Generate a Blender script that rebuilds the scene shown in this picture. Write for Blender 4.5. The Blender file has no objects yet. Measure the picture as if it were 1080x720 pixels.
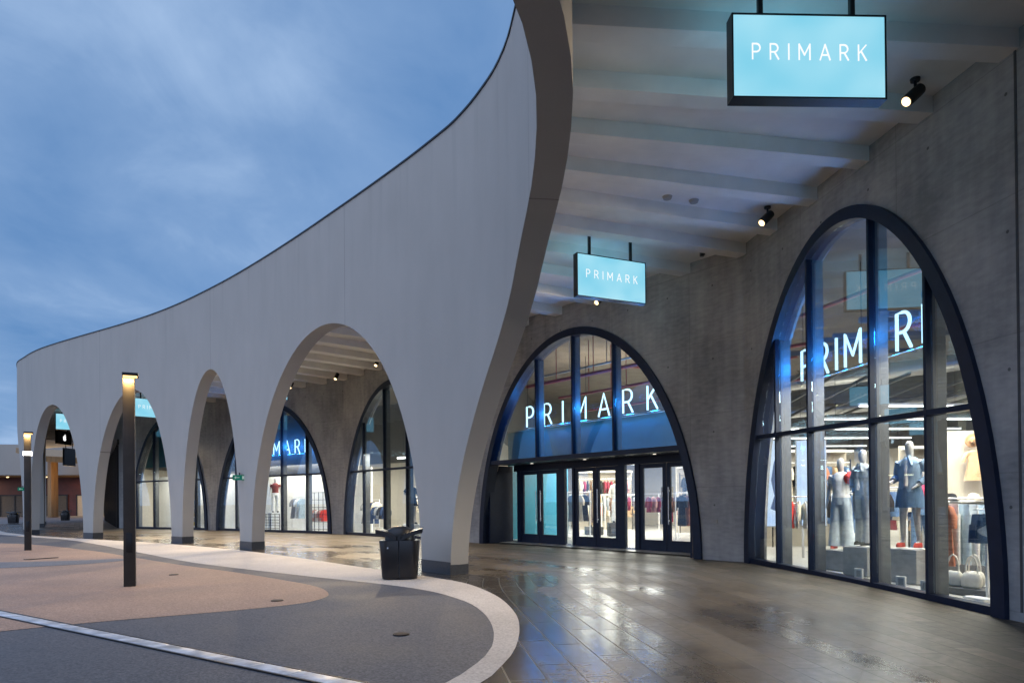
import bpy, bmesh, math, random
from mathutils import Vector, Matrix
random.seed(7)
S = bpy.context.scene
COL = S.collection
PI = math.pi

# ------------------------------------------------------------------ materials
def newmat(name):
    m = bpy.data.materials.new(name); m.use_nodes = True
    nt = m.node_tree
    for n in list(nt.nodes): nt.nodes.remove(n)
    out = nt.nodes.new('ShaderNodeOutputMaterial')
    return m, nt, out
def N(nt, typ, **kw):
    n = nt.nodes.new(typ)
    for k, v in kw.items(): setattr(n, k, v)
    return n
def ramp(nt, stops):
    r = N(nt, 'ShaderNodeValToRGB')
    e = r.color_ramp.elements
    e[0].position, e[0].color = stops[0][0], stops[0][1]
    e[1].position, e[1].color = stops[-1][0], stops[-1][1]
    for p, c in stops[1:-1]:
        x = e.new(p); x.color = c
    return r
def g4(v, k=1.0):
    if isinstance(v, (int, float)): v = (v, v, v)
    return (v[0]*k, v[1]*k, v[2]*k, 1)
def plain(name, col, rough=.5, metal=0., var=.12, scale=6., bump=0., bscale=60., spec=.5, stretch=(1, 1, 1)):
    m, nt, out = newmat(name)
    p = N(nt, 'ShaderNodeBsdfPrincipled')
    p.inputs['Roughness'].default_value = rough; p.inputs['Metallic'].default_value = metal
    p.inputs['Specular IOR Level'].default_value = spec
    tc = N(nt, 'ShaderNodeTexCoord'); mp = N(nt, 'ShaderNodeMapping'); mp.inputs['Scale'].default_value = stretch
    nt.links.new(tc.outputs['Object'], mp.inputs['Vector'])
    no = N(nt, 'ShaderNodeTexNoise'); no.inputs['Scale'].default_value = scale; no.inputs['Detail'].default_value = 5
    nt.links.new(mp.outputs[0], no.inputs['Vector'])
    r = ramp(nt, [(.3, g4(col, 1-var)), (.7, g4(col, 1+var))])
    nt.links.new(no.outputs['Fac'], r.inputs[0]); nt.links.new(r.outputs[0], p.inputs['Base Color'])
    if bump:
        nb = N(nt, 'ShaderNodeTexNoise'); nb.inputs['Scale'].default_value = bscale; nb.inputs['Detail'].default_value = 4
        nt.links.new(mp.outputs[0], nb.inputs['Vector'])
        b = N(nt, 'ShaderNodeBump'); b.inputs['Strength'].default_value = bump; b.inputs['Distance'].default_value = .01
        nt.links.new(nb.outputs['Fac'], b.inputs['Height']); nt.links.new(b.outputs[0], p.inputs['Normal'])
    nt.links.new(p.outputs[0], out.inputs[0])
    return m
def emit(name, col, st):
    m, nt, out = newmat(name)
    e = N(nt, 'ShaderNodeEmission'); e.inputs[0].default_value = g4(col); e.inputs[1].default_value = st
    nt.links.new(e.outputs[0], out.inputs[0]); return m
def face_emit(name, col, col2, st):
    # translucent acrylic face of a light box: slightly uneven lamps behind it
    m, nt, out = newmat(name)
    tc = N(nt, 'ShaderNodeTexCoord'); no = N(nt, 'ShaderNodeTexNoise'); no.inputs['Scale'].default_value = 1.6; no.inputs['Detail'].default_value = 1
    nt.links.new(tc.outputs['Object'], no.inputs['Vector'])
    r = ramp(nt, [(.3, g4(col)), (.7, g4(col2))]); nt.links.new(no.outputs['Fac'], r.inputs[0])
    e = N(nt, 'ShaderNodeEmission'); e.inputs[1].default_value = st
    nt.links.new(r.outputs[0], e.inputs[0])
    gl = N(nt, 'ShaderNodeBsdfGlossy'); gl.inputs['Roughness'].default_value = .25; gl.inputs[0].default_value = (1, 1, 1, 1)
    mx = N(nt, 'ShaderNodeMixShader'); mx.inputs[0].default_value = .03
    nt.links.new(e.outputs[0], mx.inputs[1]); nt.links.new(gl.outputs[0], mx.inputs[2])
    nt.links.new(mx.outputs[0], out.inputs[0]); return m
def glass(name, tint=(.90, .955, .98), base=.125):
    m, nt, out = newmat(name)
    lw = N(nt, 'ShaderNodeLayerWeight'); lw.inputs[0].default_value = .5
    pw = N(nt, 'ShaderNodeMath', operation='POWER'); pw.inputs[1].default_value = 4.5
    ml = N(nt, 'ShaderNodeMath', operation='MULTIPLY_ADD'); ml.inputs[1].default_value = .9; ml.inputs[2].default_value = base
    nt.links.new(lw.outputs['Facing'], pw.inputs[0]); nt.links.new(pw.outputs[0], ml.inputs[0])
    tr = N(nt, 'ShaderNodeBsdfTransparent'); tr.inputs[0].default_value = g4(tint)
    gl = N(nt, 'ShaderNodeBsdfGlossy'); gl.inputs['Roughness'].default_value = .004; gl.inputs[0].default_value = (.62, .84, 1, 1)
    mx = N(nt, 'ShaderNodeMixShader')
    nt.links.new(ml.outputs[0], mx.inputs[0]); nt.links.new(tr.outputs[0], mx.inputs[1]); nt.links.new(gl.outputs[0], mx.inputs[2])
    nt.links.new(mx.outputs[0], out.inputs[0]); return m
def concrete(name, lo, hi, board=True):
    # board marked concrete: UV is (metres along the wall, height)
    m, nt, out = newmat(name)
    p = N(nt, 'ShaderNodeBsdfPrincipled'); p.inputs['Roughness'].default_value = .8; p.inputs['Specular IOR Level'].default_value = .25
    tc = N(nt, 'ShaderNodeTexCoord')
    def noise(scale, sx, sz, det=6):
        mp = N(nt, 'ShaderNodeMapping'); mp.inputs['Scale'].default_value = (sx, sx, sz)
        nt.links.new(tc.outputs['Object'], mp.inputs[0])
        n = N(nt, 'ShaderNodeTexNoise'); n.inputs['Scale'].default_value = scale; n.inputs['Detail'].default_value = det
        nt.links.new(mp.outputs[0], n.inputs[0]); return n
    n1 = noise(.8, 1, .8, 9); n2 = noise(6, 1, .12); n3 = noise(9, .5, 1.6)
    a = N(nt, 'ShaderNodeMixRGB'); a.inputs[0].default_value = .28
    nt.links.new(n1.outputs[0], a.inputs[1]); nt.links.new(n2.outputs[0], a.inputs[2])
    b = N(nt, 'ShaderNodeMixRGB'); b.inputs[0].default_value = .25
    nt.links.new(a.outputs[0], b.inputs[1]); nt.links.new(n3.outputs[0], b.inputs[2])
    r = ramp(nt, [(.36, g4(lo)), (.64, g4(hi))]); nt.links.new(b.outputs[0], r.inputs[0])
    last = r.outputs[0]
    bump_h = n2.outputs[0]
    if board:
        br = N(nt, 'ShaderNodeTexBrick'); br.inputs['Scale'].default_value = 1; br.inputs['Brick Width'].default_value = 2.6
        br.inputs['Row Height'].default_value = 1.7; br.inputs['Mortar Size'].default_value = .012; br.inputs['Mortar Smooth'].default_value = .6
        br.offset = .0
        br.inputs['Color1'].default_value = (1, 1, 1, 1); br.inputs['Color2'].default_value = (.86, .87, .88, 1); br.inputs['Mortar'].default_value = (.72, .72, .72, 1)
        nt.links.new(tc.outputs['UV'], br.inputs[0])
        mu = N(nt, 'ShaderNodeMixRGB', blend_type='MULTIPLY'); mu.inputs[0].default_value = .75
        nt.links.new(last, mu.inputs[1]); nt.links.new(br.outputs[0], mu.inputs[2]); last = mu.outputs[0]
        sx = N(nt, 'ShaderNodeSeparateXYZ'); nt.links.new(tc.outputs['UV'], sx.inputs[0])
        def pp(o_, k, sh):
            a_ = N(nt, 'ShaderNodeMath', operation='ADD'); a_.inputs[1].default_value = sh; nt.links.new(o_, a_.inputs[0])
            q_ = N(nt, 'ShaderNodeMath', operation='PINGPONG'); q_.inputs[1].default_value = k; nt.links.new(a_.outputs[0], q_.inputs[0])
            m_ = N(nt, 'ShaderNodeMath', operation='MULTIPLY'); nt.links.new(q_.outputs[0], m_.inputs[0]); nt.links.new(q_.outputs[0], m_.inputs[1]); return m_.outputs[0]
        h_ = N(nt, 'ShaderNodeMath', operation='ADD'); nt.links.new(pp(sx.outputs[0], .65, 20.15), h_.inputs[0]); nt.links.new(pp(sx.outputs[1], .85, 10.625), h_.inputs[1])
        lt = N(nt, 'ShaderNodeMath', operation='LESS_THAN'); lt.inputs[1].default_value = .0005; nt.links.new(h_.outputs[0], lt.inputs[0])
        mh = N(nt, 'ShaderNodeMixRGB', blend_type='MULTIPLY'); mh.inputs[2].default_value = (.4, .4, .4, 1); nt.links.new(lt.outputs[0], mh.inputs[0]); nt.links.new(last, mh.inputs[1]); last = mh.outputs[0]
    nt.links.new(last, p.inputs['Base Color'])
    bu = N(nt, 'ShaderNodeBump'); bu.inputs['Strength'].default_value = .25; bu.inputs['Distance'].default_value = .02
    nt.links.new(bump_h, bu.inputs['Height']); nt.links.new(bu.outputs[0], p.inputs['Normal'])
    nt.links.new(p.outputs[0], out.inputs[0]); return m
def render_wall(name):
    # pale mineral render on the curved screen with thin vertical movement joints (UV x = metres)
    m, nt, out = newmat(name)
    p = N(nt, 'ShaderNodeBsdfPrincipled'); p.inputs['Roughness'].default_value = .85; p.inputs['Specular IOR Level'].default_value = .2
    tc = N(nt, 'ShaderNodeTexCoord')
    mp = N(nt, 'ShaderNodeMapping'); mp.inputs['Scale'].default_value = (.8, .28, 1); nt.links.new(tc.outputs['UV'], mp.inputs[0])
    n1 = N(nt, 'ShaderNodeTexNoise'); n1.inputs['Scale'].default_value = 2.2; n1.inputs['Detail'].default_value = 7; nt.links.new(mp.outputs[0], n1.inputs[0])
    n2 = N(nt, 'ShaderNodeTexNoise'); n2.inputs['Scale'].default_value = .5; n2.inputs['Detail'].default_value = 4; nt.links.new(tc.outputs['Object'], n2.inputs[0])
    n3 = N(nt, 'ShaderNodeTexNoise'); n3.inputs['Scale'].default_value = 40; n3.inputs['Detail'].default_value = 3; nt.links.new(tc.outputs['Object'], n3.inputs[0])
    a = N(nt, 'ShaderNodeMixRGB'); a.inputs[0].default_value = .4; nt.links.new(n1.outputs[0], a.inputs[1]); nt.links.new(n2.outputs[0], a.inputs[2])
    a2 = N(nt, 'ShaderNodeMixRGB'); a2.inputs[0].default_value = .2; nt.links.new(a.outputs[0], a2.inputs[1]); nt.links.new(n3.outputs[0], a2.inputs[2])
    r = ramp(nt, [(.3, g4((.385, .366, .332))), (.7, g4((.445, .424, .386)))]); nt.links.new(a2.outputs[0], r.inputs[0])
    sp = N(nt, 'ShaderNodeSeparateXYZ'); nt.links.new(tc.outputs['UV'], sp.inputs[0])
    md = N(nt, 'ShaderNodeMath', operation='PINGPONG'); md.inputs[1].default_value = 4.4
    ad = N(nt, 'ShaderNodeMath', operation='ADD'); ad.inputs[1].default_value = 100.0 + 4.5
    nt.links.new(sp.outputs[0], ad.inputs[0]); nt.links.new(ad.outputs[0], md.inputs[0])
    lt = N(nt, 'ShaderNodeMath', operation='LESS_THAN'); lt.inputs[1].default_value = .009; nt.links.new(md.outputs[0], lt.inputs[0])
    mu = N(nt, 'ShaderNodeMixRGB', blend_type='MULTIPLY'); mu.inputs[2].default_value = (.62, .62, .62, 1)
    nt.links.new(lt.outputs[0], mu.inputs[0]); nt.links.new(r.outputs[0], mu.inputs[1])
    # rain streaks that run down from the coping and splash dirt at the feet
    mp2 = N(nt, 'ShaderNodeMapping'); mp2.inputs['Scale'].default_value = (2.2, .10, 1); nt.links.new(tc.outputs['UV'], mp2.inputs[0])
    n4 = N(nt, 'ShaderNodeTexNoise'); n4.inputs['Scale'].default_value = 1.9; n4.inputs['Detail'].default_value = 3; nt.links.new(mp2.outputs[0], n4.inputs[0])
    k4 = N(nt, 'ShaderNodeMapRange'); k4.inputs['From Min'].default_value = .56; k4.inputs['From Max'].default_value = .74; nt.links.new(n4.outputs[0], k4.inputs['Value'])
    up = N(nt, 'ShaderNodeMapRange'); up.inputs['From Min'].default_value = 6.2; up.inputs['From Max'].default_value = 8.6; nt.links.new(sp.outputs[1], up.inputs['Value'])
    dn = N(nt, 'ShaderNodeMapRange'); dn.inputs['From Min'].default_value = .9; dn.inputs['From Max'].default_value = .2; nt.links.new(sp.outputs[1], dn.inputs['Value'])
    st = N(nt, 'ShaderNodeMath', operation='MULTIPLY'); nt.links.new(k4.outputs[0], st.inputs[0]); nt.links.new(up.outputs[0], st.inputs[1])
    sd_ = N(nt, 'ShaderNodeMath', operation='MULTIPLY'); nt.links.new(n3.outputs[0], sd_.inputs[0]); nt.links.new(dn.outputs[0], sd_.inputs[1])
    sm = N(nt, 'ShaderNodeMath', operation='MULTIPLY_ADD'); sm.inputs[1].default_value = .30; nt.links.new(sd_.outputs[0], sm.inputs[0])
    s2 = N(nt, 'ShaderNodeMath', operation='MULTIPLY'); s2.inputs[1].default_value = .16; nt.links.new(st.outputs[0], s2.inputs[0]); nt.links.new(s2.outputs[0], sm.inputs[2])
    mw = N(nt, 'ShaderNodeMixRGB'); mw.inputs[2].default_value = (.14, .13, .12, 1); nt.links.new(sm.outputs[0], mw.inputs[0]); nt.links.new(mu.outputs[0], mw.inputs[1])
    nt.links.new(mw.outputs[0], p.inputs['Base Color'])
    bu = N(nt, 'ShaderNodeBump'); bu.inputs['Strength'].default_value = .18; bu.inputs['Distance'].default_value = .01
    nt.links.new(n3.outputs[0], bu.inputs['Height']); nt.links.new(bu.outputs[0], p.inputs['Normal'])
    nt.links.new(p.outputs[0], out.inputs[0]); return m
def speckle(name, c1, c2, scale=220, rough=.75, wet=0.):
    # resin bound aggregate
    m, nt, out = newmat(name)
    p = N(nt, 'ShaderNodeBsdfPrincipled')
    tc = N(nt, 'ShaderNodeTexCoord')
    v = N(nt, 'ShaderNodeTexVoronoi'); v.inputs['Scale'].default_value = scale*.25; nt.links.new(tc.outputs['Object'], v.inputs[0])
    n = N(nt, 'ShaderNodeTexNoise'); n.inputs['Scale'].default_value = .7; n.inputs['Detail'].default_value = 5; nt.links.new(tc.outputs['Object'], n.inputs[0])
    nf = N(nt, 'ShaderNodeTexNoise'); nf.inputs['Scale'].default_value = 28; nf.inputs['Detail'].default_value = 4; nt.links.new(tc.outputs['Object'], nf.inputs[0])
    a = N(nt, 'ShaderNodeMixRGB'); a.inputs[0].default_value = .45; nt.links.new(v.outputs['Color'], a.inputs[1]); nt.links.new(nf.outputs[0], a.inputs[2])
    bw = N(nt, 'ShaderNodeRGBToBW'); nt.links.new(a.outputs[0], bw.inputs[0])
    r = ramp(nt, [(.25, g4(c1)), (.75, g4(c2))]); nt.links.new(bw.outputs[0], r.inputs[0])
    mu = N(nt, 'ShaderNodeMixRGB', blend_type='MULTIPLY'); mu.inputs[0].default_value = .5
    rr = ramp(nt, [(.35, g4(.72)), (.65, g4(1.12))]); nt.links.new(n.outputs[0], rr.inputs[0])
    nt.links.new(r.outputs[0], mu.inputs[1]); nt.links.new(rr.outputs[0], mu.inputs[2]); nt.links.new(mu.outputs[0], p.inputs['Base Color'])
    ro = ramp(nt, [(.35, g4(rough-wet)), (.65, g4(rough))]); nt.links.new(n.outputs[0], ro.inputs[0]); nt.links.new(ro.outputs[0], p.inputs['Roughness'])
    bu = N(nt, 'ShaderNodeBump'); bu.inputs['Strength'].default_value = .35; bu.inputs['Distance'].default_value = .006
    nt.links.new(v.outputs['Distance'], bu.inputs['Height']); nt.links.new(bu.outputs[0], p.inputs['Normal'])
    nt.links.new(p.outputs[0], out.inputs[0]); return m
ACROSS = .62     # how much wetter the open side is
def wet_paving(name):
    m, nt, out = newmat(name)
    p = N(nt, 'ShaderNodeBsdfPrincipled')
    tc = N(nt, 'ShaderNodeTexCoord')
    def noise(scale, det=6, src='Object', st=(1, 1, 1)):
        mp = N(nt, 'ShaderNodeMapping'); mp.inputs['Scale'].default_value = st; nt.links.new(tc.outputs[src], mp.inputs[0])
        n = N(nt, 'ShaderNodeTexNoise'); n.inputs['Scale'].default_value = scale; n.inputs['Detail'].default_value = det; nt.links.new(mp.outputs[0], n.inputs[0]); return n.outputs[0]
    br = N(nt, 'ShaderNodeTexBrick'); br.inputs['Scale'].default_value = 1; br.inputs['Brick Width'].default_value = 1.25; br.inputs['Row Height'].default_value = .30
    br.inputs['Mortar Size'].default_value = .008; br.inputs['Mortar Smooth'].default_value = .5; br.inputs['Bias'].default_value = -.1
    br.inputs['Color1'].default_value = (.68, .67, .66, 1); br.inputs['Color2'].default_value = (1.25, 1.21, 1.15, 1); br.inputs['Mortar'].default_value = (.16, .16, .16, 1)
    br.offset = .43; br.offset_frequency = 2; br.squash = .8; br.squash_frequency = 3
    nt.links.new(tc.outputs['UV'], br.inputs[0])
    nl = noise(.4, 5); n1 = noise(.9, 7, 'UV', (.35, 1.3, 1)); n2 = noise(11, 7); n3 = noise(70, 4)
    r = ramp(nt, [(.3, g4((.056, .046, .035))), (.7, g4((.128, .105, .077)))]); nt.links.new(n2, r.inputs[0])
    mu = N(nt, 'ShaderNodeMixRGB', blend_type='MULTIPLY'); mu.inputs[0].default_value = 1
    nt.links.new(r.outputs[0], mu.inputs[1]); nt.links.new(br.outputs[0], mu.inputs[2])
    uv2 = N(nt, 'ShaderNodeUVMap', uv_map='Across'); sp = N(nt, 'ShaderNodeSeparateXYZ'); nt.links.new(uv2.outputs[0], sp.inputs[0])
    # 0 at the open edge, 1 at the shop wall: rain reaches in from the open side
    def mad(a, k, b):
        q = N(nt, 'ShaderNodeMath', operation='MULTIPLY_ADD'); nt.links.new(a, q.inputs[0]); q.inputs[1].default_value = k
        if isinstance(b, float): q.inputs[2].default_value = b
        else: nt.links.new(b, q.inputs[2])
        return q.outputs[0]
    w = mad(sp.outputs[1], -ACROSS, mad(nl, .75, mad(n1, .60, mad(n2, .16, 0.0))))
    wet = ramp(nt, [(.30, g4(0)), (.66, g4(1))]); nt.links.new(w, wet.inputs[0])
    dk = N(nt, 'ShaderNodeMixRGB', blend_type='MULTIPLY'); dk.inputs[2].default_value = (.50, .52, .56, 1)
    nt.links.new(wet.outputs[0], dk.inputs[0]); nt.links.new(mu.outputs[0], dk.inputs[1]); nt.links.new(dk.outputs[0], p.inputs['Base Color'])
    ro = ramp(nt, [(0, g4(.50)), (.5, g4(.36)), (1, g4(.19))]); nt.links.new(wet.outputs[0], ro.inputs[0])
    bw = N(nt, 'ShaderNodeRGBToBW'); nt.links.new(br.outputs[0], bw.inputs[0])
    rr = mad(n3, .14, mad(bw.outputs[0], -.16, mad(ro.outputs[0], 1.0, .10)))
    cl = N(nt, 'ShaderNodeClamp'); cl.inputs['Min'].default_value = .06; nt.links.new(rr, cl.inputs[0]); nt.links.new(cl.outputs[0], p.inputs['Roughness'])
    hh = mad(n3, .25, mad(n2, .35, mad(br.outputs['Fac'], -1.0, 1.0)))
    bu = N(nt, 'ShaderNodeBump'); bu.inputs['Strength'].default_value = .45; bu.inputs['Distance'].default_value = .006
    nt.links.new(hh, bu.inputs['Height']); nt.links.new(bu.outputs[0], p.inputs['Normal'])
    nt.links.new(p.outputs[0], out.inputs[0]); return m

M = {}
M['render'] = render_wall('screen_render')
M['conc'] = concrete('board_concrete', (.225, .228, .232), (.455, .447, .435))
M['ceil'] = plain('canopy_paint', (.79, .77, .74), .8, var=.06, scale=2, bump=.06)
M['tile'] = plain('plinth_tile', (.045, .048, .055), .4, var=.2, scale=25)
M['coping'] = plain('dark_metal', (.02, .024, .032), .35, .6)
M['frame'] = plain('navy_metal', (.007, .014, .036), .42, .0, var=.15, spec=.3)
M['fin'] = plain('grey_fin', (.13, .135, .145), .45, .2)
M['glass'] = glass('clear_glass')
M['black'] = plain('black_metal', (.012, .012, .014), .38, .3, var=.2)
M['bollard'] = plain('column_paint', (.035, .032, .03), .5, .0, var=.15, spec=.3)
M['binblack'] = plain('bin_plastic', (.010, .009, .010), .3, 0, var=.2)
M['glasslow'] = glass('plain_glass', base=.055)
M['chrome'] = plain('brushed_steel', (.6, .6, .6), .25, 1.)
M['white'] = plain('white_paint', (.75, .74, .72), .55, var=.05)
M['cream'] = plain('cream_panel', (.52, .46, .37), .6, var=.06)
M['grey'] = plain('grey_paint', (.30, .29, .28), .6)
M['plinth'] = plain('concrete_plinth', (.36, .355, .35), .7, var=.15, scale=9)
M['darkgrey'] = plain('dark_grey_paint', (.06, .06, .065), .6)
M['teal'] = plain('teal_panel', (.01, .20, .30), .5, var=.08)
M['bluepanel'] = plain('blue_fascia', (.002, .10, .15), .4, var=.08)
M['shopfloor'] = plain('shop_floor', (.50, .485, .46), .28, var=.1, scale=3)
M['shopwall'] = plain('shop_wall', (.50, .46, .40), .7, var=.05)
M['upperwall'] = plain('upper_wall_paint', (.10, .098, .10), .8)
M['soffit'] = plain('raw_soffit', (.13, .11, .095), .85, var=.2, scale=2)
M['pipe'] = plain('red_pipe', (.30, .03, .035), .4, .0)
M['duct'] = plain('galvanised_duct', (.42, .42, .41), .35, .7)
M['timber'] = plain('timber', (.34, .20, .085), .6, var=.25, scale=4, stretch=(1, 1, .1))
M['maroon'] = plain('maroon_shopfront', (.10, .028, .024), .5, var=.25, scale=1)
M['skin'] = plain('mannequin_shell', (.42, .40, .385), .4, var=.04)
M['lampwarm'] = emit('warm_lens', (1, .72, .38), 3.5)
M['lampbol'] = emit('bollard_lens', (1, .58, .2), 3.2)
M['lampwhite'] = emit('white_lens', (1, .95, .88), 7)
M['downl'] = emit('small_downlight', (1, .9, .75), 1.6)
M['strip'] = emit('strip_tube', (1, .94, .84), 7)
M['neon'] = emit('neon_tube', (.55, .85, 1), 2.3)
M['signface'] = face_emit('sign_face', (.24, .68, .88), (.40, .80, .96), .98)
M['signtext'] = emit('sign_text', (.95, .98, 1), 1.05)
M['screen'] = face_emit('poster_screen', (.60, .74, 1.), (.85, .92, 1.), 1.4)
M['green'] = emit('exit_green', (.02, .30, .22), .4)
M['exitarrow'] = emit('exit_arrow', (.7, .9, .85), .45)
M['whiteglow'] = emit('logo_glow', (1, 1, 1), 2.2)
M['paving'] = wet_paving('wet_stone_paving')
M['asphalt'] = speckle('dark_resin', (.045, .047, .056), (.12, .122, .135), wet=.15)
M['pink'] = speckle('pink_resin', (.23, .145, .10), (.43, .285, .205), wet=.1)
M['band'] = speckle('pale_resin', (.37, .335, .30), (.56, .515, .47), wet=.1)
M['midgrey'] = speckle('grey_resin', (.10, .10, .11), (.2, .2, .21))
M['farground'] = speckle('plaza_asphalt', (.10, .095, .10), (.19, .18, .18))
def streaky(name):
    m = plain(name, (.5, .52, .56), .35, .2, var=.45, scale=5, bump=.2, stretch=(1, 1, 1)); return m
M['drain'] = streaky('drain_cover')
M['rust'] = plain('cast_iron', (.028, .018, .014), .6, .3)
FAB = {}
def fab(col):
    k = tuple(round(c, 3) for c in col)
    if k not in FAB:
        FAB[k] = plain('fabric_%d' % len(FAB), col, .85, var=.16, scale=11, bump=.3, bscale=120, spec=.2)
    return FAB[k]

# ------------------------------------------------------------------ mesh builder
class MB:
    def __init__(s): s.v = []; s.f = []; s.uv = None
    def add(s, vs, fs):
        b = len(s.v); s.v += [tuple(x) for x in vs]; s.f += [tuple(b+i for i in f) for f in fs]; return s
    def box(s, c, d, rot=None, taper=1.0):
        x, y, z = d[0]/2, d[1]/2, d[2]/2
        vs = [Vector((sx*x*(taper if sz > 0 else 1), sy*y*(taper if sz > 0 else 1), sz*z)) for sz in (-1, 1) for sy in (-1, 1) for sx in (-1, 1)]
        if rot is not None:
            R = rot if isinstance(rot, Matrix) else Matrix.Rotation(rot, 3, 'Z')
            vs = [R @ v for v in vs]
        c = Vector(c)
        return s.add([v+c for v in vs], [(0, 2, 3, 1), (4, 5, 7, 6), (0, 1, 5, 4), (2, 6, 7, 3), (0, 4, 6, 2), (1, 3, 7, 5)])
    def bar(s, a, b, w, d=None, up=(0, 0, 1)):
        # rectangular bar from a to b
        a, b = Vector(a), Vector(b); d = d or w; t = (b-a).normalized(); u = Vector(up)
        if abs(t.dot(u)) > .98: u = Vector((0, 1, 0))
        x = t.cross(u).normalized(); y = x.cross(t).normalized()
        vs = [p + x*(sx*w/2) + y*(sy*d/2) for p in (a, b) for sy in (-1, 1) for sx in (-1, 1)]
        return s.add(vs, [(0, 2, 3, 1), (4, 5, 7, 6), (0, 1, 5, 4), (2, 6, 7, 3), (0, 4, 6, 2), (1, 3, 7, 5)])
    def tube(s, pts, r, n=10, closed=False):
        pts = [Vector(p) for p in pts]; rs = r if isinstance(r, (list, tuple)) else [r]*len(pts)
        b = len(s.v); K = len(pts); ref = None
        for i, p in enumerate(pts):
            if closed: t = pts[(i+1) % K]-pts[i-1]
            else: t = pts[min(i+1, K-1)]-pts[max(i-1, 0)]
            t.normalize()
            if ref is None:
                ref = Vector((0, 0, 1)) if abs(t.z) < .9 else Vector((1, 0, 0))
            x = t.cross(ref).normalized(); y = x.cross(t).normalized(); ref = y
            for k in range(n):
                a = 2*PI*k/n; s.v.append(tuple(p + (x*math.cos(a)+y*math.sin(a))*rs[i]))
        for i in range(K if closed else K-1):
            j = (i+1) % K
            for k in range(n):
                s.f.append((b+i*n+k, b+i*n+(k+1) % n, b+j*n+(k+1) % n, b+j*n+k))
        if not closed:
            s.f.append(tuple(b+k for k in reversed(range(n)))); s.f.append(tuple(b+(K-1)*n+k for k in range(n)))
        return s
    def loft(s, rings, n=16, cap=True, sq=1.0, fold=0, fk=7):
        if fold: n = max(n, 32); ph = random.uniform(0, 6)
        # rings: (cx, cy, z, rx, ry[, rot])
        b = len(s.v)
        for R in rings:
            cx, cy, z, rx, ry = R[:5]; ro = R[5] if len(R) > 5 else 0
            for k in range(n):
                a = 2*PI*k/n; c, d = math.cos(a), math.sin(a)
                if sq != 1: c, d = math.copysign(abs(c)**sq, c), math.copysign(abs(d)**sq, d)
                x, y = rx*c, ry*d
                if fold:
                    w_ = 1+fold*(math.sin(fk*a+ph+z*5)+.6*math.sin((fk*2+1)*a+ph*2-z*9)+.5*math.sin(3*a+z*23+ph)); x *= w_; y *= w_
                s.v.append((cx+x*math.cos(ro)-y*math.sin(ro), cy+x*math.sin(ro)+y*math.cos(ro), z))
        for i in range(len(rings)-1):
            for k in range(n):
                s.f.append((b+i*n+k, b+i*n+(k+1) % n, b+(i+1)*n+(k+1) % n, b+(i+1)*n+k))
        if cap:
            s.f.append(tuple(b+k for k in reversed(range(n)))); s.f.append(tuple(b+(len(rings)-1)*n+k for k in range(n)))
        return s
    def prism(s, poly, z0, z1, M4=None):
        # extrude a 2-D polygon (x, y) between z0 and z1; M4 maps it into place
        b = len(s.v); n = len(poly)
        vs = [Vector((x, y, z)) for z in (z0, z1) for x, y in poly]
        if M4 is not None: vs = [M4 @ v for v in vs]
        s.v += [tuple(v) for v in vs]
        s.f.append(tuple(b+k for k in reversed(range(n)))); s.f.append(tuple(b+n+k for k in range(n)))
        for k in range(n): s.f.append((b+k, b+(k+1) % n, b+n+(k+1) % n, b+n+k))
        return s
    def build(s, name, mat, parent=None, smooth=True, angle=.7, bevel=0, uvf=None, tri=False):
        me = bpy.data.meshes.new(name); me.from_pydata(s.v, [], s.f)
        bm = bmesh.new(); bm.from_mesh(me)
        bmesh.ops.recalc_face_normals(bm, faces=bm.faces)
        if tri: bmesh.ops.triangulate(bm, faces=[f for f in bm.faces if len(f.verts) > 4])
        if bevel:
            bmesh.ops.bevel(bm, geom=[e for e in bm.edges if e.is_manifold and e.calc_face_angle(0) > .8], offset=bevel, segments=2, affect='EDGES', profile=.5)
        for f in bm.faces: f.smooth = smooth
        if smooth:
            for e in bm.edges:
                if len(e.link_faces) == 2 and e.calc_face_angle(0) > angle: e.smooth = False
        if uvf:
            ul = bm.loops.layers.uv.new('UVMap')
            for f in bm.faces:
                for l in f.loops: l[ul].uv = uvf(l.vert.co)
        bm.to_mesh(me); bm.free()
        me.materials.append(mat)
        o = bpy.data.objects.new(name, me); COL.objects.link(o)
        if parent: o.parent = parent
        return o
def tag(o, label=None, cat=None, group=None, kind=None):
    if label: o['label'] = label
    if cat: o['category'] = cat
    if group: o['group'] = group
    if kind: o['kind'] = kind
    return o
def thing(name, label, cat, loc=(0, 0, 0), rz=0, group=None):
    o = bpy.data.objects.new(name, None); COL.objects.link(o); o.empty_display_size = .2
    o.location = loc; o.rotation_euler = (0, 0, rz); return tag(o, label, cat, group)
def dup(root, loc=None, rz=None, label=None):
    r = root.copy(); COL.objects.link(r)
    if loc is not None: r.location = loc
    if rz is not None: r.rotation_euler = (0, 0, rz)
    if label: r['label'] = label
    for ch in list(root.children):
        c = ch.copy(); COL.objects.link(c); c.parent = r
        for g in ch.children:
            d = g.copy(); COL.objects.link(d); d.parent = c
    return r

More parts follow.
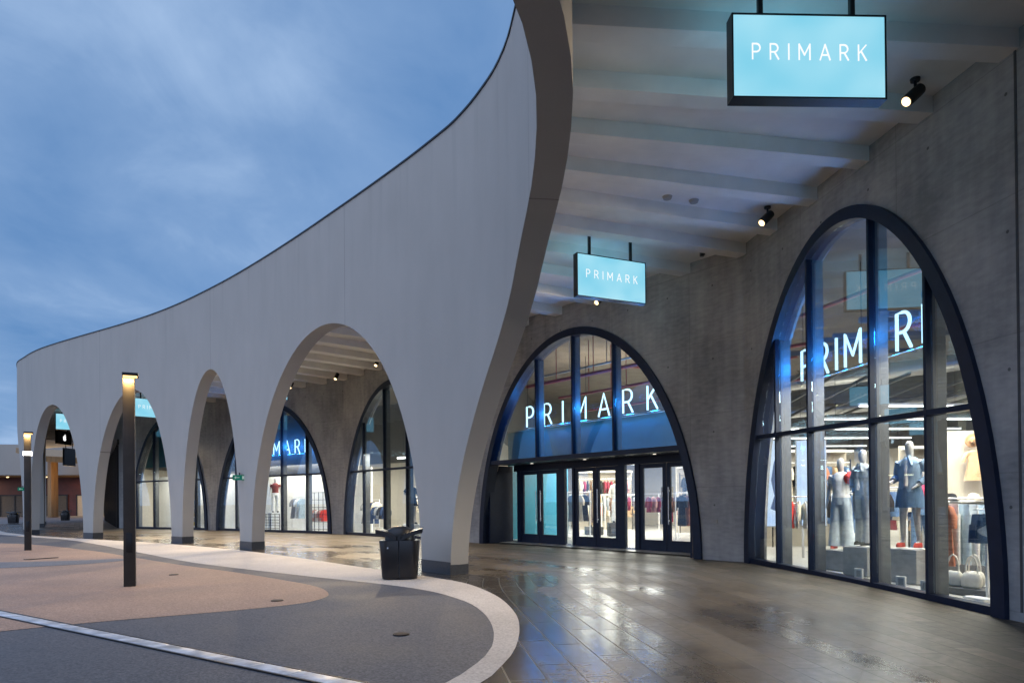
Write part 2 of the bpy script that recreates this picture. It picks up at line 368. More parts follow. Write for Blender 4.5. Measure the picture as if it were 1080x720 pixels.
# ------------------------------------------------------------------ plan
def zg(x, y):
    s = .85*(x-5.2)-.53*(y-15.2)-1.5
    r = 0 if s < 0 else (s*s/4 if s < 2 else s-1)
    return -.06*min(r, 1.95)
CURVE = [(-48, 69), (-42, 60.5), (-36.4, 52.6), (-31.4, 45.2), (-28.0, 39.6), (-26.75, 37.2), (-25.8, 35.65), (-24.8, 34.28), (-23.79, 33.29), (-22.72, 32.28), (-21.67, 31.4), (-20.42, 30.49), (-18.75, 29.36), (-16.89, 28.14), (-15.15, 26.98), (-13.51, 25.8), (-11.91, 24.51), (-10.38, 23.14), (-8.94, 21.77), (-7.62, 20.43), (-6.42, 19.16), (-5.34, 17.98), (-4.39, 16.91), (-3.53, 15.94), (-2.76, 15.05), (-2.09, 14.26), (-1.55, 13.59), (-1.13, 13.05), (-0.86, 12.63), (-0.65, 12.26), (-0.45, 11.86), (-0.27, 11.47), (-0.14, 11.11), (-0.04, 10.77), (0.03, 10.46), (0.09, 10.1), (0.16, 9.67), (0.23, 9.23), (0.28, 8.85), (0.31, 8.5), (0.32, 8.15), (0.32, 7.79), (0.3, 7.4), (0.25, 7.0), (0.18, 6.6), (0.07, 6.2), (-0.06, 5.8), (-0.24, 5.38), (-0.47, 4.9), (-0.77, 4.4), (-1.11, 3.9), (-1.52, 3.41), (-1.98, 2.95), (-2.54, 2.49), (-3.23, 2.04), (-4.07, 1.62), (-5.05, 1.27), (-6.0, 1.0), (-9, .5), (-13, .6)]
def catmull(P, n=8):
    P = [Vector(p) for p in P]; Q = []
    for i in range(len(P)-1):
        p0, p1, p2, p3 = P[max(i-1, 0)], P[i], P[i+1], P[min(i+2, len(P)-1)]
        for k in range(n):
            t = k/n
            Q.append(.5*((2*p1)+(-p0+p2)*t+(2*p0-5*p1+4*p2-p3)*t*t+(-p0+3*p1-3*p2+p3)*t**3))
    Q.append(P[-1]); return Q
class Path:
    def __init__(s, pts, zero=None):
        s.p = [Vector(p).to_2d() for p in pts]; s.l = [0]
        for a, b in zip(s.p, s.p[1:]): s.l.append(s.l[-1]+(b-a).length)
        if zero is not None:
            i = min(range(len(s.p)), key=lambda i: (s.p[i]-Vector(zero)).length); z = s.l[i]; s.l = [x-z for x in s.l]
    def at(s, q):
        import bisect
        i = max(0, min(len(s.p)-2, bisect.bisect_right(s.l, q)-1))
        t = (q-s.l[i])/(s.l[i+1]-s.l[i]); return s.p[i]+(s.p[i+1]-s.p[i])*t
    def nrm(s, q, e=.12):
        d = (s.at(q+e)-s.at(q-e)).normalized(); return Vector((d.y, -d.x))     # towards the plaza / walkway side
SC = Path(catmull(CURVE), zero=(-24.8, 34.28))
H = 8.6; TH = .40
def arch_panel(path, s0, s1, arches, zbot, ztop, th, step=.25, rows=(0,)):
    """wall following a path with semi-elliptical openings; arches = [(centre, half width, height)]; UV = (s, z)"""
    cols = []                                              # (s, zb, left zb jump)
    arches = sorted(arches); cur = s0
    def solid(a, b):
        n = max(1, int((b-a)/step)); return [(a+(b-a)*i/n, zbot) for i in range(n+1)]
    segs = []
    for c, hw, h in arches:
        segs.append(solid(cur, c-hw))
        n = 48
        segs.append([(c-hw*math.cos(PI*i/n), max(zbot, h*math.sin(PI*i/n))) for i in range(n+1)])
        cur = c+hw
    segs.append(solid(cur, s1))
    V = []; F = []; UV = {}
    def vert(s, off, z):
        p = path.at(s)+path.nrm(s)*off; V.append((p.x, p.y, z)); UV[len(V)-1] = (s, z); return len(V)-1
    for off in (0, -th):
        for sg in segs:
            prev = None
            for s, zb in sg:
                zs = [zb+(ztop-zb)*k/3 for k in range(4)]
                cur_ = [vert(s, off, z) for z in zs]
                if prev:
                    for k in range(3):
                        f = (prev[k], cur_[k], cur_[k+1], prev[k+1]); F.append(f if off == 0 else tuple(reversed(f)))
                prev = cur_
    for i, sg in enumerate(segs):                          # soffits and jambs
        if i % 2 == 0: continue
        lst = [(sg[0][0], zbot)]+sg+[(sg[-1][0], zbot)]
        prev = None
        for s, z in lst:
            c = (vert(s, 0, z), vert(s, -th, z))
            if prev: F.append((prev[0], prev[1], c[1], c[0]))
            prev = c
    prev = None                                            # top
    n = int((s1-s0)/step)
    for i in range(n+1):
        s = s0+(s1-s0)*i/n; c = (vert(s, 0, ztop), vert(s, -th, ztop))
        if prev: F.append((prev[0], c[0], c[1], prev[1]))
        prev = c
    for s in (s0, s1):
        F.append((vert(s, 0, zbot), vert(s, 0, ztop), vert(s, -th, ztop), vert(s, -th, zbot)))
    return V, F, UV
def build_panel(name, mat, data, parent):
    V, F, UV = data
    me = bpy.data.meshes.new(name); me.from_pydata(V, [], F); ul = me.uv_layers.new(name='UVMap')
    for lp in me.loops: ul.data[lp.index].uv = UV[lp.vertex_index]
    bm = bmesh.new(); bm.from_mesh(me); bmesh.ops.remove_doubles(bm, verts=bm.verts, dist=1e-5); bmesh.ops.recalc_face_normals(bm, faces=bm.faces)
    for f in bm.faces: f.smooth = True
    for e in bm.edges:
        if len(e.link_faces) != 2 or e.calc_face_angle(0) > .5: e.smooth = False
    bm.to_mesh(me); bm.free(); me.materials.append(mat)
    o = bpy.data.objects.new(name, me); COL.objects.link(o); o.parent = parent; return o

# ------------------------------------------------------------------ ground
def sheet(name, polyA, polyB, nx, mat, dz, kind='structure', uv_across=False, label=None):
    """strip of quads between two polylines of equal length, draped on the ground"""
    V = []; F = []; uv = []; uv2 = []; run = 0
    for i, (a, b) in enumerate(zip(polyA, polyB)):
        a, b = Vector(a), Vector(b)
        if i: run += ((a+b)/2-(Vector(polyA[i-1])+Vector(polyB[i-1]))/2).length
        for k in range(nx+1):
            p = a+(b-a)*k/nx; V.append((p.x, p.y, zg(p.x, p.y)+dz)); uv.append((run, (b-a).length*k/nx)); uv2.append((0, 1-k/nx))
        if i:
            for k in range(nx):
                q = (i-1)*(nx+1)+k; F.append((q, q+1, q+nx+2, q+nx+1))
    me = bpy.data.meshes.new(name); me.from_pydata(V, [], F)
    l1 = me.uv_layers.new(name='UVMap'); l2 = me.uv_layers.new(name='Across')
    for lp in me.loops: l1.data[lp.index].uv = uv[lp.vertex_index]; l2.data[lp.index].uv = uv2[lp.vertex_index]
    bm = bmesh.new(); bm.from_mesh(me); bmesh.ops.recalc_face_normals(bm, faces=bm.faces)
    if bm.faces and sum(f.normal.z for f in bm.faces) < 0: bmesh.ops.reverse_faces(bm, faces=bm.faces)
    for f in bm.faces: f.smooth = True
    bm.to_mesh(me); bm.free(); me.materials.append(mat)
    o = bpy.data.objects.new(name, me); COL.objects.link(o); o['kind'] = kind; return o
def grid_ground():
    xs = [-900, -400, -200, -120, -80, -60, -50]+[-45+i for i in range(0, 36)]+[-9+.5*i for i in range(0, 80)]+[32, 40, 60, 120, 300, 900]
    ys = [-300, -100, -40, -20, -12, -8]+[-6+.5*i for i in range(0, 100)]+[45+2*i for i in range(0, 14)]+[80, 100, 140, 220, 400, 900, 1500]
    V = [(x, y, zg(x, y)-.012) for y in ys for x in xs]; n = len(xs); F = [(j*n+i, j*n+i+1, (j+1)*n+i+1, (j+1)*n+i) for j in range(len(ys)-1) for i in range(n-1)]
    me = bpy.data.meshes.new('ground'); me.from_pydata(V, [], F)
    for p in me.polygons: p.use_smooth = True
    me.materials.append(M['farground']); o = bpy.data.objects.new('ground', me); COL.objects.link(o); o['kind'] = 'structure'
grid_ground()
OUT = Path(catmull([(-40, 52), (-33, 43.6), (-27.5, 36.9), (-22.9, 32.45), (-19.72, 29.9), (-16.82, 27.75), (-14.19, 25.85), (-11.84, 24.0), (-9.67, 22.04), (-8.06, 20.45), (-6.92, 19.2), (-5.27, 17.3), (-3.89, 15.6), (-2.49, 13.95), (-1.49, 12.75), (-.78, 11.7), (-.25, 10.2), (.02, 8.66), (.07, 7.55), (.02, 6.55), (-.09, 5.89), (-.25, 5.31), (-.8, 4.2), (-2.0, 2.8), (-4, 1.4), (-8, .1), (-16, -.6)]))
INN = Path(catmull([(-40, 50), (-33, 41.6), (-27, 35.2), (-22.4, 31.2), (-18.34, 28.0), (-15.05, 24.62), (-11.44, 20.58), (-8.14, 16.9), (-6.46, 15.3), (-5.2, 14.2), (-3.85, 13.05), (-2.71, 12.14), (-1.97, 11.5), (-1.29, 10.75), (-.68, 9.65), (-.37, 8.6), (-.22, 7.54), (-.21, 6.58), (-.31, 5.98), (-.47, 5.45), (-1.0, 4.3), (-2.2, 2.6), (-4.3, .9), (-8, -.6), (-16, -1.6)]))
def resample(p, n): return [p.at(p.l[0]+(p.l[-1]-p.l[0])*i/n) for i in range(n+1)]
# match the inner edge of the pale band to the outer edge by nearest arclength fraction
NB = 220
outp = resample(OUT, NB)
innp = []
def nearest(path, q, lo=0):
    best = min(range(lo, len(path.p)), key=lambda i: (path.p[i]-q).length_squared); return best
ip = resample(INN, 800); lo = 0
for q in outp:
    b = min(range(lo, min(len(ip), lo+60)), key=lambda i: (ip[i]-q).length_squared); lo = b; innp.append(ip[b])
sheet('kerb_strip', outp, innp, 3, M['band'], .0)
# dark resin plaza inside the pale band
far_edge = [Vector((-60-abs(i-NB/2)*.02, 52-i*62/NB)) for i in range(NB+1)]
sheet('plaza', innp, far_edge, 40, M['asphalt'], -.004)
def flat_poly(name, pts, mat, dz, kind='structure'):
    mb = MB(); b = [(p[0], p[1], zg(p[0], p[1])+dz) for p in pts]; mb.add(b, [tuple(range(len(b)))])
    o = mb.build(name, mat, smooth=False, tri=True); o['kind'] = kind
    me = o.data
    if me.polygons and me.polygons[0].normal.z < 0: me.flip_normals()
    return o
pk = catmull([(-46, 33), (-30, 29.2), (-22, 26.6), (-17.6, 24.8), (-13.17, 21.2), (-10.49, 18.6), (-7.88, 16.0), (-5.9, 14.2), (-4.24, 12.55), (-3.27, 11.44), (-2.83, 10.5), (-2.83, 9.92), (-3.04, 9.5), (-3.64, 9.01), (-4.31, 8.6), (-5.09, 8.13), (-5.9, 7.5), (-8, 5.6), (-12, 3), (-20, 0), (-40, -2)], 6)
flat_poly('pavement', [tuple(p) for p in pk], M['pink'], .000)
gk = catmull([(-30, 20.4), (-18, 17.6), (-13.5, 17.0), (-11.34, 17.2), (-10.28, 17.75), (-9.75, 17.3), (-10.2, 16.2), (-11.4, 15.4), (-13.5, 14.6), (-18, 14.2), (-30, 15)], 6)
flat_poly('path', [tuple(p) for p in gk], M['midgrey'], .004)
# slot drain across the plaza
dr = thing('drainage_channel', 'long pale metal slot drain crossing the dark plaza paving in the left foreground', 'drain')
a0, a1 = Vector((-12.6, 12.85)), Vector((-.3, 4.62)); dd = (a1-a0).normalized(); dn = Vector((-dd.y, dd.x))
mb = MB(); L = (a1-a0).length; n = int(L/.5)
for i in range(n):
    p = a0+dd*(i*.5+.25); mb.box((p.x, p.y, zg(p.x, p.y)+.002), (.492, .165, .014), math.atan2(dd.y, dd.x))
mb.build('channel_cover', M['drain'], dr, bevel=.003)
mb = MB()
for sgn in (-1, 1):
    p, q = a0+dn*.1*sgn, a1+dn*.1*sgn; mb.bar((p.x, p.y, .002), (q.x, q.y, .002), .02, .016)
mb.build('edge_rail', M['black'], dr)
for k, (x, y, lab) in enumerate([(-1.19, 7.26, 'small round iron cover set in the dark resin paving near the pale curved band'), (-3.4, 9.85, 'small round iron cover at the tip of the pink paving'), (-6.75, 13.6, 'small round iron cover in the middle of the pink paving behind the tall lamp column')]):
    mb = MB(); mb.loft([(0, 0, 0, .088, .088), (0, 0, .008, .088, .088), (0, 0, .011, .08, .08)], 24)
    o = mb.build('drain_cover', M['rust']); o.location = (x, y, zg(x, y)); tag(o, lab, 'drain cover', 'round covers in the plaza paving')
mb = MB(); mb.box((-12.4, 17.97, .008), (.75, .16, .014), math.atan2(.55, .39))
tag(mb.build('drain_grate', M['rust']), 'dark slot grate in the paving near the shorter lamp column', 'drain grate')

# ------------------------------------------------------------------ curved arcade screen
PILL = [(1.2, 2.5), (8.45, 9.26), (15.49, 16.35), (20.85, 21.71), (30.79, 31.86)]
ARCH_H = 5.92
arches = []
edges = [(-40.5, -39.6), (-33.2, -32.3), (-26, -25.1), (-19, -18.1), (-12.2, -11.3), (-5.6, -4.7)]+PILL+[(46.9, 48.0)]
for (a, b), (c, d) in zip(edges, edges[1:]): arches.append(((b+c)/2, (c-b)/2, ARCH_H))
screen = thing('arcade_wall', 'sweeping curved pale rendered arcade wall pierced by tall rounded arches beside the plaza', 'arcade wall', (0, 0, 0))
build_panel('wall', M['render'], arch_panel(SC, edges[0][0]+.02, 50, arches, -.06, H, TH), screen)
V = []; F = []                                             # coping along the top edge
prof = [(.022, H-.008), (.022, H+.03), (-.44, H+.03), (-.44, H-.008)]
n = 330; s0, s1 = edges[0][0], 50.05
for i in range(n+1):
    s = s0+(s1-s0)*i/n; p = SC.at(s); nn = SC.nrm(s)
    for off, z in prof: q = p+nn*off; V.append((q.x, q.y, z))
    if i:
        b = (i-1)*4
        for k in range(4): F.append((b+k, b+(k+1) % 4, b+4+(k+1) % 4, b+4+k))
mb = MB(); mb.add(V, F); mb.build('coping', M['coping'], screen)
for a, b in edges:
    a0_, b0_ = a-.008, b+.008; mb = MB(); poly = []
    for i in range(6):
        s = a0_+(b0_-a0_)*i/5; q = SC.at(s)+SC.nrm(s)*.008; poly.append((q.x, q.y))
    for i in range(6):
        s = b0_+(a0_-b0_)*i/5; q = SC.at(s)-SC.nrm(s)*(TH+.008); poly.append((q.x, q.y))
    z0 = zg(*poly[0]); mb.prism(poly, z0-.05, z0+.24); mb.build('plinth', M['tile'], screen, smooth=False)

# ------------------------------------------------------------------ shop wall
WV = [(-37.5, 63), (-23.5, 40.9), (-15.75, 36.35), (-7.49, 30.41), (-1.07, 23.07), (5.2, 15.2), (6.18, 8.2), (7.2, .9), (7.7, -4)]
FAC = [Path([WV[i], WV[i+1]]) for i in range(len(WV)-1)]
ZW = 7.25
shop = thing('shop_building', 'long angled shop front of board marked concrete with tall arched glazing under the canopy', 'shop building', (0, 0, 0))
AH = 6.3
# facet index -> arch (centre, half width)
L1 = FAC[1].l[-1]
WIN = {1: (4.75, 3.5, [1.75, 3.4, 5.8, 7.2], 'W'), 2: (4.7, 4.62, [1.8, 3.75, 5.65, 7.55], 'N'), 3: (4.2, 4.1, [1.75, 3.45, 5.15, 6.8], 'W'), 4: (4.46, 4.42, [2.92, 4.52, 6.1], 'E'), 5: (3.42, 3.36, [1.33, 2.48, 4.24, 5.455], 'N')}
for i, fp in enumerate(FAC):
    ar = [(WIN[i][0], WIN[i][1]-.01, AH-.01)] if i in WIN else []
    d = arch_panel(fp, 0, fp.l[-1], ar, -.3, ZW, .45, step=1.0)
    d[2].update({k: (v[0]+i*3.7, v[1]) for k, v in d[2].items()})
    build_panel('wall', M['conc'], d, shop)
def FP(i, s, off, z): # off > 0 towards the walkway
    p = FAC[i].at(s); n_ = FAC[i].nrm(min(max(s, .2), FAC[i].l[-1]-.2)); q = p+n_*off; return Vector((q.x, q.y, z))
def ell(c, hw, h, s):
    u = (s-c)/hw; return h*math.sqrt(max(0, 1-u*u))
TR = {1: (2.74, 2.74), 2: (2.75, 2.75), 3: (2.75, 2.75), 4: (2.67, 2.67), 5: (2.74, 2.59)}
def window(i):
    c, hw, mul, kind = WIN[i]
    fr = .18
    n = 64; V = []; F = []
    # frame ring: outer and inner ellipse, proud of the wall, with a stepped inner edge
    for k in range(n+1):
        a = PI*k/n; ca, sa = math.cos(a), math.sin(a)
        so, zo = c-(hw+.03)*ca, (AH+.03)*sa; si, zi = c-(hw-fr)*ca, (AH-fr)*sa
        if k in (0, n):
            zo = zi = zg(*FP(i, so, 0, 0)[:2])-.01
        for s, z, off in ((so, zo, .07), (si, zi, .07), (si, zi, -.30), (so, zo, -.30)): V.append(FP(i, s, off, z))
        if k:
            b = (k-1)*4
            for q in range(4): F.append((b+q, b+(q+1) % 4, b+4+(q+1) % 4, b+4+q))
    mb = MB(); mb.add(V, F); root = mb.build('arch_entrance' if kind == 'E' else 'arch_window', M['frame'], shop, angle=.5)
    ih, ihw = AH-fr, hw-fr
    t0, t1 = TR[i]; ztr = lambda s: t0+(t1-t0)*(s-c+hw)/(2*hw)
    sl = lambda z: ihw*math.sqrt(max(0, 1-(z/ih)**2))
    zb = 0
    def vbar(s, z0, z1, w, o0, o1, mat, nm):
        a, b = FP(i, s, (o0+o1)/2, z0), FP(i, s, (o0+o1)/2, z1); rot = math.atan2(FAC[i].nrm(1).y, FAC[i].nrm(1).x)
        m_ = MB(); m_.box((a+b)/2, (abs(o1-o0), w, z1-z0), rot); return m_.build(nm, mat, root, smooth=False, bevel=.004)
    for s in mul:
        lowz = ztr(s) if kind == 'E' else zg(*FP(i, s, 0, 0)[:2])
        zt = ell(c, ihw, ih, s)+.03
        vbar(s, lowz, zt, .055, -.10, .02, M['frame'], 'mullion')
        if kind != 'E' or True:
            vbar(s+.001, lowz+.03, zt-.02, .03, -.32, -.104, M['fin'], 'fin')
    # transom
    sL, sR = c-sl(t0)-.03, c+sl(t1)+.03
    mb = MB(); mb.bar(FP(i, sL, -.06, ztr(sL)), FP(i, sR, -.06, ztr(sR)), .15 if kind != 'E' else .2, .085 if kind != 'E' else .13); mb.build('transom', M['frame'], root, smooth=False, bevel=.004)
    if kind != 'E':
        mb = MB(); a, b = FP(i, c-ihw-.02, -.07, 0), FP(i, c+ihw+.02, -.07, 0); a.z = zg(a.x, a.y)+.05; b.z = zg(b.x, b.y)+.05
        mb.bar(a, b, .18, .13); mb.build('sill', M['frame'], root, smooth=False, bevel=.004)
    # glazing, one mesh: panes cut to the arch
    mb = MB(); bounds = [c-ihw]+list(mul)+[c+ihw]
    off = -.07
    def pane(outline):
        b = len(mb.v); m_ = len(outline)
        for o in (off-.007, off+.007):
            for s, z in outline: mb.v.append(tuple(FP(i, s, o, z)))
        mb.f.append(tuple(b+k for k in range(m_))); mb.f.append(tuple(b+m_+k for k in reversed(range(m_))))
        for k in range(m_): mb.f.append((b+k, b+m_+k, b+m_+(k+1) % m_, b+(k+1) % m_))
    for a, b in zip(bounds, bounds[1:]):
        a, b = a+.03, b-.03; K = 10
        ss = [a+(b-a)*k/K for k in range(K+1)]
        # upper
        up = [(s, max(ell(c, ihw, ih, s), ztr(s)+.001)) for s in ss if ell(c, ihw, ih, s) > ztr(s)+.05]
        if len(up) > 1:
            pane([(up[0][0], ztr(up[0][0])+.04), (up[-1][0], ztr(up[-1][0])+.04)]+list(reversed(up)))
        if kind != 'E':
            lo = [(s, min(ell(c, ihw, ih, s), ztr(s)-.04)) for s in ss]
            zz = [zg(*FP(i, s, 0, 0)[:2])+.1 for s in (lo[0][0], lo[-1][0])]
            pane([(lo[0][0], zz[0]), (lo[-1][0], zz[1])]+list(reversed(lo)))
    mb.build('glazing', M['glass' if i == 5 else 'glasslow'], root, smooth=False)
    return root
for i in (1, 2, 3, 4, 5): window(i)
# movement joint strip and small fittings on the near wall
mb = MB(); mb.box(FP(5, 6.99, .004, 3.5), (.012, .03, 7.0), math.atan2(FAC[5].nrm(3).y, FAC[5].nrm(3).x)); mb.build('joint', M['darkgrey'], shop)
mb = MB(); mb.box(FP(4, 9.25, .012, .9), (.03, .16, .1), math.atan2(FAC[4].nrm(3).y, FAC[4].nrm(3).x)); mb.build('socket', M['grey'], shop)

# ---- recessed doors of the main entrance
REC = -1.08
def DP(s, off, z): return FP(4, s, REC+off, z)
drot = math.atan2(FAC[4].nrm(3).y, FAC[4].nrm(3).x)
fz = 0.0
lv = 0
for k, (a, b) in enumerate([(.90, 1.83), (1.85, 2.78), (3.5, 4.39), (4.41, 5.3), (6.1, 7.01), (7.03, 7.95)]):
    mb = MB(); zt = 2.40; st = .12
    mb.box(DP(a+st/2, 0, (zt+.02)/2), (.06, st, zt-.02), drot); mb.box(DP(b-st/2, 0, (zt+.02)/2), (.06, st, zt-.02), drot)
    mb.box(DP((a+b)/2, 0, zt-.06), (.06, b-a-2*st, .12), drot); mb.box(DP((a+b)/2, 0, .17), (.06, b-a-2*st, .30), drot)
    leaf = mb.build('glass_door', M['frame'], shop, smooth=False)
    mb = MB(); mb.box(DP((a+b)/2, 0, (.32+zt-.12)/2), (.014, b-a-2*st, zt-.12-.32), drot); mb.build('pane', M['glass'], leaf, smooth=False)
    sgn = 1 if k % 2 == 0 else -1
    hs = (b-.10) if k % 2 == 0 else (a+.10)
    mb = MB(); mb.tube([DP(hs, .09, .75), DP(hs, .09, 1.75)], .016); mb.tube([DP(hs, .03, .85), DP(hs, .09, .85)], .01, 8); mb.tube([DP(hs, .03, 1.65), DP(hs, .09, 1.65)], .01, 8)
    mb.build('handle', M['chrome'], leaf)
mb = MB()
for a, b in [(.55, .90), (2.78, 3.06), (3.40, 3.5), (5.3, 5.56), (5.93, 6.1), (7.95, 8.3)]:
    if a == .55: mb.box(DP(.80, 0, 1.3), (.12, .18, 2.6), drot)
    else: mb.box(DP((a+b)/2, 0, 1.3), (.12, b-a-.006, 2.6), drot)
mb.box(DP(4.5, 0, 2.515), (.13, 7.9, .22), drot)
ef = mb.build('door_frame', M['frame'], shop, smooth=False, bevel=.004)
for a, b in [(3.06, 3.40), (5.56, 5.93), (.42, .71)]:
    mb = MB(); mb.box(DP((a+b)/2, 0, 1.2), (.014, b-a, 2.4), drot); mb.build('sidelight', M['glass'], ef, smooth=False)
    mb = MB(); mb.box(DP((a+b)/2, 0, .04), (.05, b-a, .07), drot); mb.build('sidelight_rail', M['chrome'], ef, smooth=False)
def depth_bar(mb, s, o0, o1, z0, z1, w): mb.box(FP(4, s, (o0+o1)/2, (z0+z1)/2), (abs(o1-o0), w, z1-z0), drot)
for s_ in (.36, 8.5): mb = MB(); depth_bar(mb, s_, -1.1, -.12, 0, 2.6, .06); mb.build('lobby_cheek', M['frame'], shop, smooth=False)
mb = MB(); mb.box(FP(4, 4.43, -.62, 2.63), (1.0, 8.0, .03), drot); mb.build('lobby_soffit', M['frame'], shop, smooth=False)
mb = MB(); mb.box(FP(4, 4.43, -.95, 3.22), (.08, 8.1, 1.0), drot); mb.build('fascia_panel', M['bluepanel'], shop, smooth=False)
mb = MB(); mb.box(FP(4, 4.43, -.62, 2.72), (.9, 8.0, .05), drot); mb.build('fascia_deck', M['bluepanel'], shop, smooth=False)
mb = MB(); mb.box(FP(4, 4.43, -.9, 3.735), (.16, 8.0, .03), drot); mb.build('fascia_cap', M['chrome'], shop, smooth=False)
for s in (2.0, 4.4, 7.0):
    p = FP(4, s, -.6, 2.605); mb = MB(); mb.loft([(p.x, p.y, p.z, .045, .045), (p.x, p.y, p.z+.01, .045, .045)], 12); mb.build('downlight', M['downl'], shop)

# ------------------------------------------------------------------ shop interiors
inner = Path([(q.x, q.y) for q in []] or [(0, 0), (1, 0)])
hallA = [tuple(FP(4, .05, -.46, 0)[:2]), tuple(FP(4, 10.0, -.46, 0)[:2]), tuple(FP(5, 0.1, -.46, 0)[:2]), tuple(FP(5, 7.0, -.46, 0)[:2]), (9.6, 6.6), (17.5, 11), (20, 24), (13, 38.5), (1.2, 38.5)]
hallB = [tuple(FP(1, .1, -.46, 0)[:2]), tuple(FP(1, 8.9, -.46, 0)[:2]), tuple(FP(2, 10.0, -.46, 0)[:2]), tuple(FP(3, 9.7, -.46, 0)[:2]), (-.3, 26), (-1.2, 33.5), (-6.2, 38), (-13, 43), (-22, 48)]
def interior(poly, nfront, hgt, wallmat, nm):
    mb = MB(); n = len(poly)
    for k in range(nfront, n):
        a, b = Vector(poly[k]), Vector(poly[(k+1) % n])
        mb.bar((a.x, a.y, 1.75), (b.x, b.y, 1.75), .12, 3.7)
    mb.build('back_wall', wallmat, shop, smooth=False)
    mb = MB()
    for k in range(nfront, n):
        a, b = Vector(poly[k]), Vector(poly[(k+1) % n])
        mb.bar((a.x, a.y, (3.603+hgt)/2), (b.x, b.y, (3.603+hgt)/2), .14, hgt-3.603)
    mb.build('upper_wall', M['upperwall'], shop, smooth=False)
    mb = MB(); mb.prism(poly, hgt, hgt+.2); mb.build('soffit', M['soffit'], shop, smooth=False, tri=True)
    # floor sheet follows the slope
    mb = MB(); cx = sum(p[0] for p in poly)/n; cy = sum(p[1] for p in poly)/n
    rings = 14
    for k in range(n):
        a, b = Vector(poly[k]), Vector(poly[(k+1) % n]); K = max(2, int((b-a).length/.6)); c = Vector((cx, cy))
        for q in range(K):
            for r_ in range(rings):
                P = []
                for u, v in ((q, r_), (q+1, r_), (q+1, r_+1), (q, r_+1)):
                    e = a+(b-a)*u/K; w = e+(c-e)*v/rings; P.append((w.x, w.y, zg(w.x, w.y)+.03))
                if r_ == rings-1: P = P[:3]
                mb.add(P, [tuple(range(len(P)))])
    mb.build('floor', M['shopfloor'], shop, smooth=False)
interior(hallA, 3, 6.9, M['shopwall'], 'a')
interior(hallB, 3, 6.9, M['shopwall'], 'b')
# teal partition just left of the doors
mb = MB(); mb.bar((-.1, 24.6, 1.35), (2.2, 27.6, 1.35), .1, 2.7); mb.bar((2.2, 27.6, 1.35), (2.5, 31, 1.35), .1, 2.7); mb.build('partition', M['teal'], shop, smooth=False)
# pipes and ducts under the raw soffit
for z, off, r_, mt in [(5.35, -1.6, .06, 'pipe'), (5.1, -3.1, .045, 'pipe'), (5.75, -2.2, .035, 'duct'), (4.7, -4.2, .04, 'pipe')]:
    mb = MB(); mb.tube([FP(4, .6, off, z), FP(4, 9.6, off, z-.05)], r_, 10)
    for s in (2.1, 3.8, 5.5, 7.2): mb.tube([FP(4, s, off, z), FP(4, s, off, 6.9)], .015, 6)
    mb.tube([FP(4, 5.1, off, z), FP(4, 5.4, off-2.5, z+.1)], r_*.8, 8)
    mb.build('service_pipe', M[mt], shop)
for x0, y0, x1, y1, z, r_, mt in [(7.0, 22, 16, 13.5, 4.9, .22, 'duct'), (7.4, 18.5, 13.5, 12.2, 5.5, .05, 'pipe'), (7.0, 16.4, 9.0, 9.5, 5.8, .05, 'pipe'), (8.5, 27, 17, 19.5, 4.6, .2, 'duct')]:
    mb = MB(); mb.tube([(x0, y0, z), ((x0+x1)/2, (y0+y1)/2, z), (x1, y1, z+.1)], r_, 14); mb.build('service_duct', M[mt], shop)
mb = MB()
for k in range(9): mb.bar((6.6+k*.9, 15+k*.3, 4.3), (9.5+k*.9, 33, 4.3), .05, .08)
mb.build('ceiling_rail', M['darkgrey'], shop, smooth=False)
mb = MB()
for k in range(8): mb.bar(FP(5, .3+k*.8, -.9, 4.6+.1*(k % 2)), FP(5, .9+k*.8, -3.5, 4.6+.1*(k % 2)), .06, .1)
mb.bar(FP(5, .2, -1.4, 4.55), FP(5, 6.4, -1.4, 4.55), .08, .14)
mb.build('ceiling_rail', M['darkgrey'], shop, smooth=False)

STRIP_LABEL = 'thin white strip light hanging level above the sales floor'
def strip(x0, y0, x1, y1, z, label):
    c = Vector(((x0+x1)/2, (y0+y1)/2)); l_ = math.hypot(x1-x0, y1-y0)
    t = thing('strip_light', label, 'strip light', (c.x, c.y, z), math.atan2(y1-y0, x1-x0), 'strip lights hung over the sales floor')
    mb = MB(); mb.box((0, 0, .03), (l_, .09, .05)); mb.build('housing', M['white'], t, smooth=False)
    mb = MB(); mb.box((0, 0, -.008), (l_-.04, .07, .024)); mb.build('diffuser', M['strip'], t, smooth=False)
    
    for sg in (-.4, .4): mb = MB(); mb.tube([(sg*l_, 0, .05), (sg*l_, 0, 1.2)], .006, 6); mb.build('wire', M['black'], t)
rows = [15.5, 18.0, 20.5, 23.5, 27, 31, 35]
for k, y in enumerate(rows):
    strip(7.9+.12*k, y, 13.2+.25*k, y+.3, 3.5, STRIP_LABEL)
for k, y in enumerate([27.5, 30, 33, 36]):
    strip(2.9, y, 6.6, y+.2, 3.3, STRIP_LABEL)
for k, (x0, y0, x1, y1) in enumerate([(-5.2, 31.2, -2.2, 28.4), (-5.0, 32.8, -2.0, 30), (-5.2, 34.2, -2.4, 32)]):
    strip(x0, y0, x1, y1, 3.4, 'thin white strip light hanging above the room behind the second arched window from the entrance')

